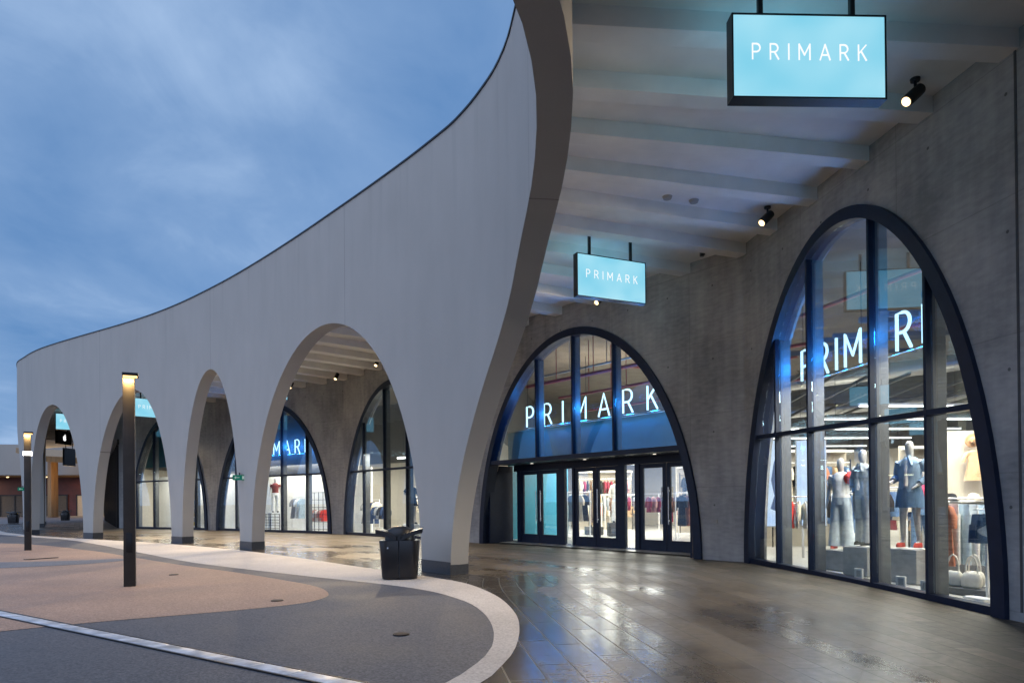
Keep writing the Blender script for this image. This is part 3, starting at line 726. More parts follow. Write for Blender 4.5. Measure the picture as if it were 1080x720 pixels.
# light fittings that light the rooms
def area(loc, size, e, col=(1, .89, .74), rot=(0, 0, 0), sy=None):
    l_ = bpy.data.lights.new('area', 'AREA'); l_.energy = e; l_.color = col; l_.size = size
    if sy: l_.shape = 'RECTANGLE'; l_.size_y = sy
    o = bpy.data.objects.new('area_lamp', l_); COL.objects.link(o); o.location = loc; o.rotation_euler = rot; return o
area((9, 20, 3.3), 4, 1120, sy=9); area((12, 30, 3.3), 5, 1280, sy=6); area((4.2, 29, 3.2), 4, 1520, sy=8)
area((7.4, 12, 3.9), 1.2, 752, sy=4); area((8.3, 9.6, 3.6), 1.5, 176)
area((3.5, 26, 5.4), 3, 130, (1, .8, .58), rot=(PI, 0, 0))
area((-4.4, 31, 3.6), 3, 700); area((-5.2, 29.4, 3.5), 1.5, 260); area((-11, 37, 3.6), 5, 416); area((-18.5, 42, 3.6), 4, 416)

# ------------------------------------------------------------------ canopy: slab and ribs
canopy = thing('canopy_roof', 'pale ribbed concrete canopy roof spanning between the arcade wall and the shop front', 'canopy', (0, 0, 0))
ins = [SC.at(s)-SC.nrm(s)*.36 for s in [edges[0][0]+.1+(49.5-edges[0][0])*i/200 for i in range(201)]]
wl = [Vector(WV[0])+Vector((.1, .1))]+[Vector(p)+Vector((.08, .05)) for p in WV[1:]]
mb = MB(); mb.prism([(p.x, p.y) for p in ins]+[(p.x, p.y) for p in reversed(wl)], 7.06, 7.3)
mb.build('slab', M['ceil'], canopy, smooth=False, tri=True)
WP = Path(WV)
w5 = WP.l[5]
def wall_s_of(pt):
    best = None
    for i in range(len(WV)-1):
        a, b = Vector(WV[i]), Vector(WV[i+1]); t = max(0, min(1, (Vector(pt)-a).dot(b-a)/(b-a).length_squared)); d = (a+(b-a)*t-Vector(pt)).length
        if best is None or d < best[0]: best = (d, WP.l[i]+(b-a).length*t)
    return best[1]
near = [((6.15, 8.37), 5.0), ((5.95, 9.75), 7.6), ((5.75, 11.1), 10.7), ((5.56, 12.52), 14.6), ((5.36, 13.9), 18.0), ((5.18, 15.2), 21.0), ((4.3, 16.5), 23.6)]
beams = [(wall_s_of(p), a) for p, a in near]
beams += [(beams[0][0]+1.4, 3.0), (beams[0][0]+2.8, 1.0), (beams[0][0]+4.3, -2.0), (beams[0][0]+5.8, -6)]
sN = wall_s_of((4.3, 16.5)); tab = [(sN, 23.6), (sN-4, 31), (WP.l[4], 37), (WP.l[3]+4.5, 42), (WP.l[3], 48), (WP.l[2]+5, 53), (WP.l[2], 57), (WP.l[1]+3, 59), (WP.l[1], 56), (0, 50)]
q = sN-1.5
while q > 3:
    for (sa, aa), (sb, ab) in zip(tab, tab[1:]):
        if sb <= q <= sa: ang = ab+(aa-ab)*(q-sb)/(sa-sb); break
    beams.append((q, ang)); q -= 1.5
def hit_curve(p, d):
    pts = ins; best = None
    for a, b in zip(pts, pts[1:]):
        e = b-a; den = d.x*e.y-d.y*e.x
        if abs(den) < 1e-9: continue
        w = a-p; t = (w.x*e.y-w.y*e.x)/den; u = (w.x*d.y-w.y*d.x)/den
        if 0 <= u <= 1 and t > .5 and (best is None or t < best): best = t
    return best
for s, ang in beams:
    p = WP.at(s); a = math.radians(ang); d = Vector((-math.cos(a), -math.sin(a))); t = hit_curve(p, d)
    if not t or t > 18: continue
    e = p+d*(t+.12); st = p-d*.05; mb = MB()
    mb.bar((st.x, st.y, 6.945), (e.x, e.y, 6.945), .30, .24); mb.build('beam', M['ceil'], canopy, smooth=False, bevel=.005)

mb = MB()
for a, b in (((3.6, 5.4), (4.9, 5.55)), ((4.9, 5.55), (4.8, 6.4)), ((4.8, 6.4), (3.5, 6.25)), ((3.5, 6.25), (3.6, 5.4))): mb.bar((a[0], a[1], 7.056), (b[0], b[1], 7.056), .014, .012)
mb.build('access_hatch', M['darkgrey'], canopy, smooth=False)
# walkway between the band and the shop wall
wp = []
lastw = 0
OUTW = resample(OUT, NB)
for p in OUTW:
    wp.append(p)
walls = []
tot = WP.l[-1]
for i, p in enumerate(OUTW):
    s = wall_s_of(p); walls.append(s)
for i in range(1, len(walls)): walls[i] = max(walls[i], walls[i-1])
# relax so that the far side advances evenly
for _ in range(60):
    walls = [walls[0]]+[(walls[i-1]+walls[i]*2+walls[i+1])/4 for i in range(1, len(walls)-1)]+[walls[-1]]
FRONT = [WP.at(min(s, tot-.01)) for s in walls]
k_end = min(range(len(OUTW)), key=lambda i: (OUTW[i]-Vector((-8, .1))).length)
A_ = FRONT[:k_end]; B_ = OUTW[:k_end]
A_ = [a+(a-b).normalized()*.35 for a, b in zip(A_, B_)]
A_ += [Vector((8.2, -5.5)), Vector((6, -9))]; B_ += [Vector((-8, -1.5)), Vector((-8, -6))]
sheet('walkway', A_, B_, 26, M['paving'], -.002)

# ------------------------------------------------------------------ lettering
def arc(cx, cy, rx, ry, a0, a1, n=8): return [(cx+rx*math.cos(math.radians(a0+(a1-a0)*i/n)), cy+ry*math.sin(math.radians(a0+(a1-a0)*i/n))) for i in range(n+1)]
GL = {'P': (.5, [[(0, 0), (0, 1), (.24, 1)]+arc(.24, .735, .26, .265, 90, -90)+[(0, .47)]]),
      'R': (.54, [[(0, 0), (0, 1), (.24, 1)]+arc(.24, .735, .26, .265, 90, -90)+[(0, .47)], [(.27, .47), (.54, 0)]]),
      'I': (.0, [[(0, 0), (0, 1)]]),
      'M': (.72, [[(0, 0), (0, 1), (.36, .3), (.72, 1), (.72, 0)]]),
      'A': (.66, [[(0, 0), (.33, 1), (.66, 0)], [(.11, .31), (.55, .31)]]),
      'K': (.52, [[(0, 0), (0, 1)], [(.5, 1), (0, .42)], [(.17, .6), (.52, 0)]])}
WORD = 'PRIMARK'
def layout(width, cap):
    adv = [GL[c][0]*cap for c in WORD]; gap = (width-sum(adv))/(len(WORD)-1); x = 0; out = []
    for c, a in zip(WORD, adv): out.append((c, x)); x += a+gap
    return out
def letter_flat(c, cap, w, depth):
    """raised flat strokes in the XZ plane, front at y = -depth"""
    mb = MB(); k_ = 0
    for st in GL[c][1]:
        for a, b in zip(st, st[1:]):
            a, b = Vector((a[0]*cap, 0, a[1]*cap)), Vector((b[0]*cap, 0, b[1]*cap)); d = (b-a).normalized()*w*.42
            dp = depth+.0006*(k_ % 5); k_ += 1
            mb.bar(a-d+Vector((0, -dp/2, 0)), b+d+Vector((0, -dp/2, 0)), dp, w, up=(d.z, 0, -d.x) if d.length else (0, 0, 1))
    return mb
def hanging_sign(p0, p1, zb, zt, label, face='signface', word=True, logo=False, housing='coping', ztop=7.06):
    p0, p1 = Vector(p0), Vector(p1); c = (p0+p1)/2; w = (p1-p0).length; h = zt-zb; rz = math.atan2(p1.y-p0.y, p1.x-p0.x)
    t = thing('hanging_sign', label, 'hanging sign', (c.x, c.y, zb), rz, 'light box signs hung under the canopy')
    D = .16; b = .018
    mb = MB()
    for x in (-1, 1): mb.box((x*(w/2-b/2), D/2, h/2), (b, D, h))
    for z in (b/2, h-b/2): mb.box((0, D/2, z), (w-2*b, D, b))
    mb.box((0, D/2, h/2), (w-2*b, .03, h-2*b)); mb.build('housing', M[housing], t, smooth=False)
    for y in (.006, D-.018):
        mb = MB(); mb.box((0, y+.006, h/2), (w-2*b-.002, .012, h-2*b-.002)); mb.build('face', M[face], t, smooth=False)
    for x in (-.6, .6):
        mb = MB(); mb.box((x*w/2, D/2, h+(ztop-zt)/2), (.05, .05, ztop-zt)); mb.box((x*w/2, D/2, h+.004), (.11, .11, .012)); mb.box((x*w/2, D/2, ztop-zb-.005), (.12, .12, .012)); mb.build('hanger', M['black'], t, smooth=False)
    if word:
        cap = h*.178; tw = w*.735
        for side in (0, 1):
            for ch, x in layout(tw, cap):
                mb = letter_flat(ch, cap, cap*.09, .006); o = mb.build('letter', M['signtext'], t, smooth=False)
                if side == 0: o.location = (-tw/2+x, .006, h*.46)
                else: o.location = (tw/2-x, D-.006, h*.46); o.rotation_euler = (0, 0, PI)
    if logo:
        sc = h*.42; pts = [(.0, .30), (.14, .36), (.28, .33), (.40, .22)]
        body = [(.02, .33), (.13, .38), (.26, .37), (.36, .29), (.29, .2), (.25, .08), (.29, -.05), (.38, -.13), (.32, -.28), (.22, -.42), (.12, -.46), (0, -.42), (-.12, -.46), (-.22, -.43), (-.34, -.26), (-.41, -.05), (-.40, .14), (-.33, .29), (-.22, .37), (-.1, .37)]
        leaf = [(.02, .44), (.03, .54), (.10, .64), (.20, .69), (.19, .58), (.12, .48)]
        mb = MB(); R = Matrix.Rotation(PI/2, 4, 'X')
        for poly in (body, leaf): mb.prism([(x*sc, y*sc) for x, y in poly], 0, .008, Matrix.Translation((0, .004, h*.47)) @ R)
        mb.build('logo', M['whiteglow'], t, smooth=False, tri=True)
    return t
s1 = hanging_sign((2.37, 7.2), (4.04, 7.26), 5.65, 6.55, 'large glowing light blue sign hanging nearest, high above the near arched window')
s2 = hanging_sign((1.39, 14.12), (2.95, 14.80), 5.65, 6.55, 'glowing light blue sign hanging on the canopy above the main entrance doors')
for t_ in (s1, s2):                                       # light that spills from the back of the light boxes
    l_ = bpy.data.lights.new('box_spill', 'AREA'); l_.shape = 'RECTANGLE'; l_.size = 1.5; l_.size_y = .7; l_.energy = 7; l_.color = (.16, .65, 1)
    o = bpy.data.objects.new('box_lamp', l_); COL.objects.link(o); o.parent = t_; o.location = (0, .23, .5); o.rotation_euler = (PI/2+.35, 0, 0)
s3 = hanging_sign((-10.45, 27.0), (-9.2, 28.1), 5.65, 6.55, 'light blue sign edge seen through the tallest near arch above the dark blue window')
s4 = hanging_sign((-18.15, 32.8), (-17.0, 34.0), 5.65, 6.55, 'light blue sign seen through the narrow arch behind the tall lamp column')
s5 = hanging_sign((-25.45, 38.1), (-24.3, 39.3), 5.65, 6.55, 'light blue sign seen in the farthest arch above the black fruit logo sign')
s6 = hanging_sign((-31.0, 46.6), (-31.1, 48.25), 5.62, 6.55, 'black hanging sign with white apple shaped logo in the farthest arch', face='black', word=False, logo=True)
s7 = hanging_sign((-40.4, 61.65), (-40.45, 63.3), 5.0, 6.6, 'plain black hanging sign beyond the white fruit logo sign in the farthest arch', face='black', word=False)

def neon(i, s0, width, base, cap, off, label):
    p = FP(i, s0, off, base); d = FAC[i].at(2)-FAC[i].at(1); rz = math.atan2(d.y, d.x)
    t = thing('neon_sign', label, 'neon sign', p, rz, 'white blue neon words behind the arched glass')
    for ch, x in layout(width, cap):
        mb = MB()
        for st in GL[ch][1]: mb.tube([(x+u*cap, 0, v*cap) for u, v in st], .027, 8)
        mb.build('letter', M['neon'], t)
    mb = MB(); mb.tube([(-.1, .03, -.05), (width+.1, .03, -.05)], .014, 6); mb.build('rail', M['chrome'], t)
    mb = MB()
    for x in (0, width*.5, width): mb.tube([(x, .03, -.05), (x, .03, cap+1.2)], .008, 6)
    mb.build('hanger', M['black'], t)
    l_ = bpy.data.lights.new('neon_glow', 'AREA'); l_.shape = 'RECTANGLE'; l_.size = width; l_.size_y = .5; l_.energy = 50; l_.color = (.03, .26, 1)
    o = bpy.data.objects.new('neon_lamp', l_); COL.objects.link(o); o.parent = t; o.location = (width/2, .08, cap/2); o.rotation_euler = (PI/2, 0, 0)
    for k in range(6):
        l_ = bpy.data.lights.new('neon_glow', 'POINT'); l_.energy = 38; l_.color = (.02, .30, 1); l_.shadow_soft_size = .12
        o = bpy.data.objects.new('neon_lamp', l_); COL.objects.link(o); o.parent = t; o.location = (width*(k+.5)/6, -.09, cap*.5)
    if i == 4:
        l_ = bpy.data.lights.new('fascia_wash', 'AREA'); l_.shape = 'RECTANGLE'; l_.size = 7.2; l_.size_y = .06; l_.energy = 16; l_.color = (.02, .5, 1)  # added light that brightens the blue fascia; no such fitting here
        o = bpy.data.objects.new('added_fill_lamp', l_); COL.objects.link(o); o.parent = t; o.location = (width/2, -.12, -.1); o.rotation_euler = (.45, 0, 0)
    return t
neon(4, 1.75, 5.35, 3.80, .64, -.62, 'white blue neon word glowing behind the arched glass over the main entrance doors')
neon(5, 1.38, 3.68, 3.80, .60, -.55, 'white blue neon word glowing in the upper panes of the nearest arched window')
neon(2, 2.35, 4.75, 3.85, .64, -.55, 'neon word partly hidden in the dark blue arched window behind the big near arch')

# ------------------------------------------------------------------ spotlights under the canopy
def spotlight(x, y, aim, label, e=60):
    t = thing('spotlight', label, 'spotlight', (x, y, 7.06), 0, 'black spotlights under the canopy')
    mb = MB(); mb.loft([(0, 0, -.035, .06, .06), (0, 0, 0, .065, .065)], 16); mb.tube([(0, 0, -.03), (0, 0, -.16)], .02, 10); mb.build('mount', M['black'], t)
    d = Vector(aim).normalized(); p0 = Vector((0, 0, -.2))-d*.13; p1 = Vector((0, 0, -.2))+d*.2
    mb = MB(); mb.tube([p0, p0+d*.02, p0+d*.1, p1-d*.02, p1], [.05, .075, .08, .08, .078], 18); mb.build('barrel', M['black'], t)
    mb = MB(); mb.tube([p1+d*.001, p1+d*.006], .062, 18); mb.build('lens', M['lampwarm'], t)
    l_ = bpy.data.lights.new('spot', 'SPOT'); l_.energy = e*15; l_.color = (1, .76, .48); l_.spot_size = math.radians(105); l_.spot_blend = 1.0; l_.shadow_soft_size = .06
    o = bpy.data.objects.new('spot_lamp', l_); COL.objects.link(o); o.parent = t; o.location = p1+d*.03; o.rotation_euler = (-d).to_track_quat('Z', 'Y').to_euler()
    return t
spotlight(5.5, 9.2, (-.8, -.2, -.72), 'black spotlight on the canopy beside the wall above the nearest arched window', 70)
spotlight(5.0, 13.2, (-.75, -.3, -.75), 'black spotlight at the wall left of the top of the nearest arched window', 90)
spotlight(2.45, 18.5, (-.75, -.6, -.75), 'black spotlight just below the hanging sign over the entrance', 90)
spotlight(.35, 21.0, (-.75, -.6, -.75), 'black spotlight at the upper left of the entrance arch', 90)
spotlight(-5.19, 26.5, (-.2, -.6, -.85), 'black spotlight by the right edge of the tallest near arch', 180)
spotlight(-7.48, 29.3, (-.2, -.6, -.85), 'black spotlight on the concrete pier seen in the middle of the tallest near arch', 180)
spotlight(-10.1, 31.4, (-.2, -.6, -.85), 'black spotlight beside the partly hidden blue sign in the tallest near arch', 180)
spotlight(-20.3, 37.8, (.2, -.6, -.85), 'black spotlight under the blue sign behind the tall lamp column', 200)
spotlight(-14.0, 34.4, (.1, -.6, -.85), 'black spotlight between the two far windows behind the narrow arch', 200)
# fittings on the canopy
for x, y, lab in [(2.95, 12.72, 'round grey smoke detector on the canopy ceiling, left of the pair'), (3.49, 12.89, 'round grey smoke detector on the canopy ceiling, right of the pair')]:
    mb = MB(); mb.loft([(0, 0, -.05, .05, .05), (0, 0, -.045, .075, .075), (0, 0, -.015, .085, .085), (0, 0, 0, .095, .095)], 20); o = mb.build('smoke_detector', M['grey']); o.location = (x, y, 7.06)
    tag(o, lab, 'smoke detector', 'smoke detectors on the canopy ceiling')
t = thing('security_camera', 'small black camera fixed to the canopy ceiling above the right of the entrance', 'camera', (4.3, 15.25, 7.06))
mb = MB(); mb.tube([(0, 0, 0), (0, 0, -.12)], .018, 10); mb.build('stem', M['white'], t)
mb = MB(); mb.box((0, -.03, -.17), (.09, .14, .1)); mb.build('body', M['black'], t, bevel=.01)

# ------------------------------------------------------------------ exit signs on the pillars
def exit_sign(sq, lab):
    q = SC.at(sq)+SC.nrm(sq)*.02; rz = math.atan2(q.x, q.y)*-1
    t = thing('exit_sign', lab, 'exit sign', (q.x, q.y, 2.14), rz, 'green exit signs on the pillars'); o_ = SC.nrm(sq)*.2
    mb = MB(); mb.box((-.02, -.09, .2), (.04, .2, .04)); mb.box((-.02, -.19, .18), (.03, .03, .08)); mb.build('bracket', M['black'], t)
    mb = MB(); mb.box((-.02, -.19, .07), (.40, .05, .16)); mb.build('panel', M['green'], t, bevel=.006)
    mb = MB(); y = -.217
    mb.box((.09, y, .07), (.07, .004, .10)); mb.bar((-.16, y, .07), (-.02, y, .07), .004, .02); mb.bar((-.16, y, .07), (-.12, y, .105), .004, .02); mb.bar((-.16, y, .07), (-.12, y, .035), .004, .02)
    mb.build('arrow', M['exitarrow'], t)
exit_sign(20.95, 'small green exit sign projecting from the pillar left of the tallest near arch')
exit_sign(1.35, 'small green exit sign projecting from the farthest pillar beside the shorter lamp column')

# ------------------------------------------------------------------ litter bin
def litter_bin(x, y, rz, label, sc=1.0):
    t = thing('litter_bin', label, 'litter bin', (x, y, zg(x, y)), rz, 'black litter bins beside the arcade'); t.scale = (sc, sc, sc)
    for sgn in (-1, 1):                                    # two body halves with a gap between
        mb = MB(); n = 14; rings = []
        for z, k in ((.02, .86), (.06, .88), (.4, .94), (.69, 1.0), (.71, .985)):
            R = []
            for j in range(n+1):
                a = -PI/2+PI*j/n; cx, cy = math.cos(a), math.sin(a)
                R.append((sgn*(.012+.355*k*abs(cx)**.38), .30*k*math.copysign(abs(cy)**.42, cy), z))
            rings.append(R)
        b = 0; V = [p for R in rings for p in R]; F = []
        for i in range(len(rings)-1):
            for j in range(n): F.append((i*(n+1)+j, i*(n+1)+j+1, (i+1)*(n+1)+j+1, (i+1)*(n+1)+j))
            F.append((i*(n+1)+n, i*(n+1), (i+1)*(n+1), (i+1)*(n+1)+n))
        F.append(tuple(range(n+1))); F.append(tuple((len(rings)-1)*(n+1)+j for j in range(n+1)))
        mb.add(V, F); mb.build('body', M['binblack'], t, angle=.9)
        # raised curved wing over the opening
        mb = MB(); V = []; F = []; K = 10
        for i in range(K+1):
            u = i/K; xx = sgn*(.05+.37*u); zz = .76+.03*math.sin(u*PI)+.13*u**1.2; yw = .30*math.sqrt(1-(u*.66)**4)
            for yy, dz in ((-yw, -.05), (0, -.04), (yw, -.05), (yw, .022), (0, .045), (-yw, .022)): V.append((xx, yy, zz+dz))
            if i:
                b = (i-1)*6
                for k in range(6): F.append((b+k, b+(k+1) % 6, b+6+(k+1) % 6, b+6+k))
        F.append(tuple(range(6))); F.append(tuple(K*6+k for k in range(6)))
        mb.add(V, F); mb.build('wing_flap', M['binblack'], t, angle=.8)
    mb = MB(); mb.loft([(0, .04, .68, .28, .25), (0, .04, .80, .27, .24), (0, .04, .89, .23, .2), (0, .04, .945, .15, .13), (0, .04, .965, .06, .05)], 20); mb.build('dome_lid', M['black'], t)
    mb = MB(); mb.box((0, 0, .37), (.02, .5, .66)); mb.build('spine', M['darkgrey'], t)
    mb = MB(); mb.tube([(-.2, -.288, .58), (-.2, -.296, .58)], .016, 12); mb.build('lock', M['chrome'], t)
litter_bin(-2.08, 12.62, .1, 'black twin bodied litter bin with raised wing flaps beside the nearest pillar')
litter_bin(-39.3, 53.8, .3, 'small dark litter bin far off at the left edge beyond the arcade')
litter_bin(-40.9, 62.5, .3, 'dark litter bin under the far arcade near the timber column')

# ------------------------------------------------------------------ lamp columns
def lamp_column(x, y, h, label, rz, extra=False):
    t = thing('lamp_column', label, 'lamp column', (x, y, zg(x, y)), rz, 'square black lamp columns on the plaza'); w = .18
    mb = MB(); mb.box((0, 0, h/2), (w, w, h)); mb.build('post', M['bollard'], t, bevel=.006)
    mb = MB(); mb.box((.03, -.045, h+.028), (w+.06, w+.09, .055)); mb.build('cap', M['black'], t, bevel=.004)
    mb = MB(); mb.box((.03, -.147, h-.012), (w+.03, .07, .024)); mb.build('lens', M['lampbol'], t)
    l_ = bpy.data.lights.new('head', 'AREA'); l_.shape = 'RECTANGLE'; l_.size = .2; l_.size_y = .05; l_.energy = 16; l_.color = (1, .62, .22)
    o = bpy.data.objects.new('head_lamp', l_); COL.objects.link(o); o.parent = t; o.location = (.0, -.16, h-.03); o.rotation_euler = (.35, 0, 0)
    mb = MB(); mb.box((0, -w/2-.002, .75), (.10, .006, .34)); mb.build('access_door', M['black'], t, bevel=.003)
   
    if extra:
        mb = MB(); mb.box((0, 0, h-.62), (w+.05, w+.05, .12)); mb.build('collar_lens', M['lampwhite'], t)
lamp_column(-6.6, 11.78, 3.60, 'tall square black lamp column with warm glowing head standing on the pink paving', .44)
lamp_column(-15.25, 21.5, 3.66, 'smaller looking lamp column with white collar light by the farthest arch', .55, True)

# ------------------------------------------------------------------ goods in the shop
def W1(s, inn): return FP(5, s, -inn, 0)
def W5face(): return math.atan2(-1, -.1)
def face_cam(x, y): return math.atan2(-x, y)*-1
def mannequin_mesh(pose):
    J = {'pel': (0, 0, .98), 'wa': (0, .0, 1.12), 'ch': (0, .0, 1.32), 'nk': (0, .01, 1.50), 'hd0': (0, -.01, 1.58), 'hd1': (0, -.015, 1.68), 'hd2': (0, 0, 1.78)}
    R = {'pel': (.145, .105), 'wa': (.115, .085), 'ch': (.15, .10), 'nk': (.047, .047), 'hd0': (.062, .07), 'hd1': (.076, .092), 'hd2': (.05, .06)}
    E = [('pel', 'wa'), ('wa', 'ch'), ('ch', 'nk'), ('nk', 'hd0'), ('hd0', 'hd1'), ('hd1', 'hd2')]
    for sg, nm in ((-1, 'l'), (1, 'r')):
        st = pose.get('step', 0)*sg
        J[nm+'hip'] = (sg*.09, 0, .90); J[nm+'kn'] = (sg*.10, -.02+st*.5, .50); J[nm+'an'] = (sg*.105, .02+st, .09); J[nm+'to'] = (sg*.125, -.13+st, .03)
        R[nm+'hip'] = (.085, .085); R[nm+'kn'] = (.055, .055); R[nm+'an'] = (.036, .036); R[nm+'to'] = (.036, .026)
        J[nm+'sh'] = (sg*.17, .01, 1.43); R[nm+'sh'] = (.055, .055)
        el, ha = pose[nm]
        J[nm+'el'] = el; J[nm+'wr'] = ha; R[nm+'el'] = (.04, .04); R[nm+'wr'] = (.026, .026)
        d = (Vector(ha)-Vector(el)).normalized(); J[nm+'hn'] = tuple(Vector(ha)+d*.14); R[nm+'hn'] = (.03, .016)
        E += [('pel', nm+'hip'), (nm+'hip', nm+'kn'), (nm+'kn', nm+'an'), (nm+'an', nm+'to'), ('ch', nm+'sh'), (nm+'sh', nm+'el'), (nm+'el', nm+'wr'), (nm+'wr', nm+'hn')]
    keys = list(J); me = bpy.data.meshes.new('body'); me.from_pydata([J[k] for k in keys], [(keys.index(a), keys.index(b)) for a, b in E], [])
    return me, [R[k] for k in keys]
POSES = [dict(l=((-.25, .03, 1.16), (-.26, -.03, .92)), r=((.25, .03, 1.16), (.27, -.02, .92)), step=.03),
         dict(l=((-.30, .08, 1.20), (-.15, -.09, 1.05)), r=((.25, .03, 1.16), (.28, -.05, .93)), step=-.05),
         dict(l=((-.24, .05, 1.17), (-.20, -.17, 1.10)), r=((.30, .10, 1.20), (.17, -.08, 1.04)), step=.05)]
def mannequin(x, y, z, rz, pose, label, wear, sc=1.0):
    t = thing('mannequin', label, 'mannequin', (x, y, z), rz, 'dressed mannequins in the shop'); t.scale = (sc,)*3
    me, R = mannequin_mesh(POSES[pose]); me.materials.append(M['skin'])
    o = bpy.data.objects.new('body', me); COL.objects.link(o); o.parent = t
    md = o.modifiers.new('skin', 'SKIN'); md.use_smooth_shade = True
    for sv, r in zip(me.skin_vertices[0].data, R): sv.radius = r
    me.skin_vertices[0].data[0].use_root = True
    sb = o.modifiers.new('sub', 'SUBSURF'); sb.levels = 2; sb.render_levels = 2
    P = POSES[pose]; st = P.get('step', 0)
    for w in wear:
        k, col = w[0], fab(w[1]); mb = MB()
        if k in ('top', 'jacket', 'tee'):
            g = 0 if k == 'tee' else .012; lo = .92 if k == 'jacket' else 1.0
            mb.loft([(0, 0, lo, .175+g, .135+g), (0, 0, 1.08, .155+g, .12+g), (0, 0, 1.25, .175+g, .13+g), (0, 0, 1.38, .185+g, .125+g), (0, .005, 1.455, .15, .095), (0, .01, 1.50, .075, .07)], 20, fold=.022, fk=5)
            full = k == 'jacket'
            for sg, nm in ((-1, 'l'), (1, 'r')):
                el, wr = Vector(P[nm][0]), Vector(P[nm][1]); sh = Vector((sg*.155, .01, 1.42))
                mb.tube([sh, sh.lerp(el, .5)]+([el, el.lerp(wr, .85)] if full else []), [.085, .075]+([.068, .055] if full else []), 12)
        elif k == 'puff':
            sg = w[2]; c = Vector((sg*.20, 0, 1.38))
            mb.loft([(c.x, c.y, c.z+dz, r, r) for dz, r in ((-.12, .07), (-.08, .13), (0, .15), (.07, .12), (.12, .05))], 14)
        elif k == 'skirt':
            L_ = w[2]; mb.loft([(0, 0, 1.08, .15, .115), (0, 0, .96, .185, .145), (0, 0, 1.08-L_*.6, .215, .17), (0, 0, 1.08-L_, .235, .19)], 24, fold=.02, fk=6)
        elif k == 'trousers':
            wd = w[2]
            mb.loft([(0, 0, .86, .17, .13), (0, 0, .96, .175, .135), (0, 0, 1.07, .15, .115)], 20)
            for sg in (-1, 1):
                s_ = st*sg
                mb.loft([(sg*.115, s_, .05, wd*1.25, wd*1.3), (sg*.108, s_*.6, .45, wd, wd*1.05), (sg*.1, s_*.2, .66, .09+wd*.1, .10+wd*.1), (sg*.09, 0, .80, .105, .115), (sg*.085, 0, .93, .09, .12)], 16, fold=.03, fk=4)
        elif k == 'dress':
            mb.loft([(0, 0, w[2], .25, .2), (0, 0, .8, .21, .16), (0, 0, 1.0, .18, .14), (0, 0, 1.1, .14, .11), (0, 0, 1.28, .17, .125), (0, 0, 1.4, .175, .12), (0, .005, 1.46, .13, .09)], 22, fold=.025, fk=6)
            for sg, nm in ((-1, 'l'), (1, 'r')):
                el = Vector(P[nm][0]); sh = Vector((sg*.155, .01, 1.42)); mb.tube([sh, sh.lerp(el, .8)], [.08, .085], 12)
        elif k == 'shoes':
            for sg in (-1, 1):
                s_ = st*sg; mb.loft([(sg*.115, s_-.045, .0, .045, .12), (sg*.115, s_-.045, .045, .045, .118), (sg*.113, s_-.03, .075, .038, .085)], 14)
        if k == 'jacket':
            m2 = MB(); m2.loft([(0, -.05, 1.02, .055, .115), (0, -.045, 1.2, .06, .11), (0, -.045, 1.36, .065, .105), (0, -.02, 1.46, .05, .085)], 14); m2.build('undershirt', fab((.70, .66, .64)), t)
            m2 = MB()
            for sg in (-1, 1): m2.bar((sg*.03, -.085, 1.52), (sg*.10, -.125, 1.36), .05, .02)
            m2.build('collar', col, t)
        mb.build({'tee': 'top', 'puff': 'sleeve'}.get(k, k), col, t, angle=1.2)
    return t
def plinth(x, y, w, d, h, rz, label, mat='plinth', z=None):
    zz = zg(x, y)+.03 if z is None else z
    mb = MB(); mb.box((0, 0, h/2+.01), (w, d, h-.02)); mb.box((0, 0, .012), (w-.03, d-.03, .024)); o = mb.build('display_plinth', M[mat], smooth=False, bevel=.006)
    o.location = (x, y, zz); o.rotation_euler = (0, 0, rz); return tag(o, label, 'plinth', 'display plinths in the shop')
# camera-facing angle for a figure at (x, y): local -Y points towards the walkway
RZ = -1.15
pM3 = (6.66, 11.42); pM1 = (6.34, 13.15); pM2 = (6.33, 12.3); pM4 = (7.0, 11.05)
WHITE = (.72, .70, .66); DENIM = (.10, .17, .27); PALE = (.40, .45, .49); RED = (.62, .05, .03); BLACK = (.015, .015, .017); NAVY = (.03, .05, .11)
mannequin(*pM1, .44, -.9, 0, 'mannequin in pale wide jeans and white top with a red puff sleeve', [('trousers', PALE, .105), ('tee', WHITE), ('puff', RED, 1), ('shoes', RED)], .98)
mannequin(*pM2, .56, -1.2, 1, 'mannequin in pale denim jacket and trousers, left of the middle upright of the nearest window', [('trousers', (.46, .47, .48), .075), ('jacket', (.30, .33, .36)), ('shoes', BLACK)], .97)
mannequin(*pM3, .58, -1.0, 2, 'mannequin in denim jacket and short denim skirt with red shoes', [('skirt', DENIM, .42), ('jacket', (.26, .36, .48)), ('shoes', RED)], 1.0)
mannequin(7.57, 12.6, .25, -.6, 0, 'mannequin in pink top half hidden by the right upright of the nearest window', [('trousers', DENIM, .08), ('tee', (.62, .06, .12)), ('shoes', BLACK)], .97)
plinth(pM1[0], pM1[1]+.05, .62, .55, .39, RZ, 'beige grey plinth under the mannequin in wide pale jeans', 'plinth')
plinth(pM2[0], pM2[1]-.02, .50, .5, .52, RZ, 'grey plinth under the mannequin in denim jacket and trousers')
plinth(pM3[0], pM3[1], .55, .5, .57, RZ, 'grey marbled plinth under the mannequin in the denim skirt')
plinth(7.57, 12.57, .5, .5, .26, RZ, 'low dark plinth right of the denim skirt mannequin', 'grey')
plinth(6.90, 10.2, .85, .5, .12, RZ, 'low dark plinth under the white handbags', 'darkgrey')
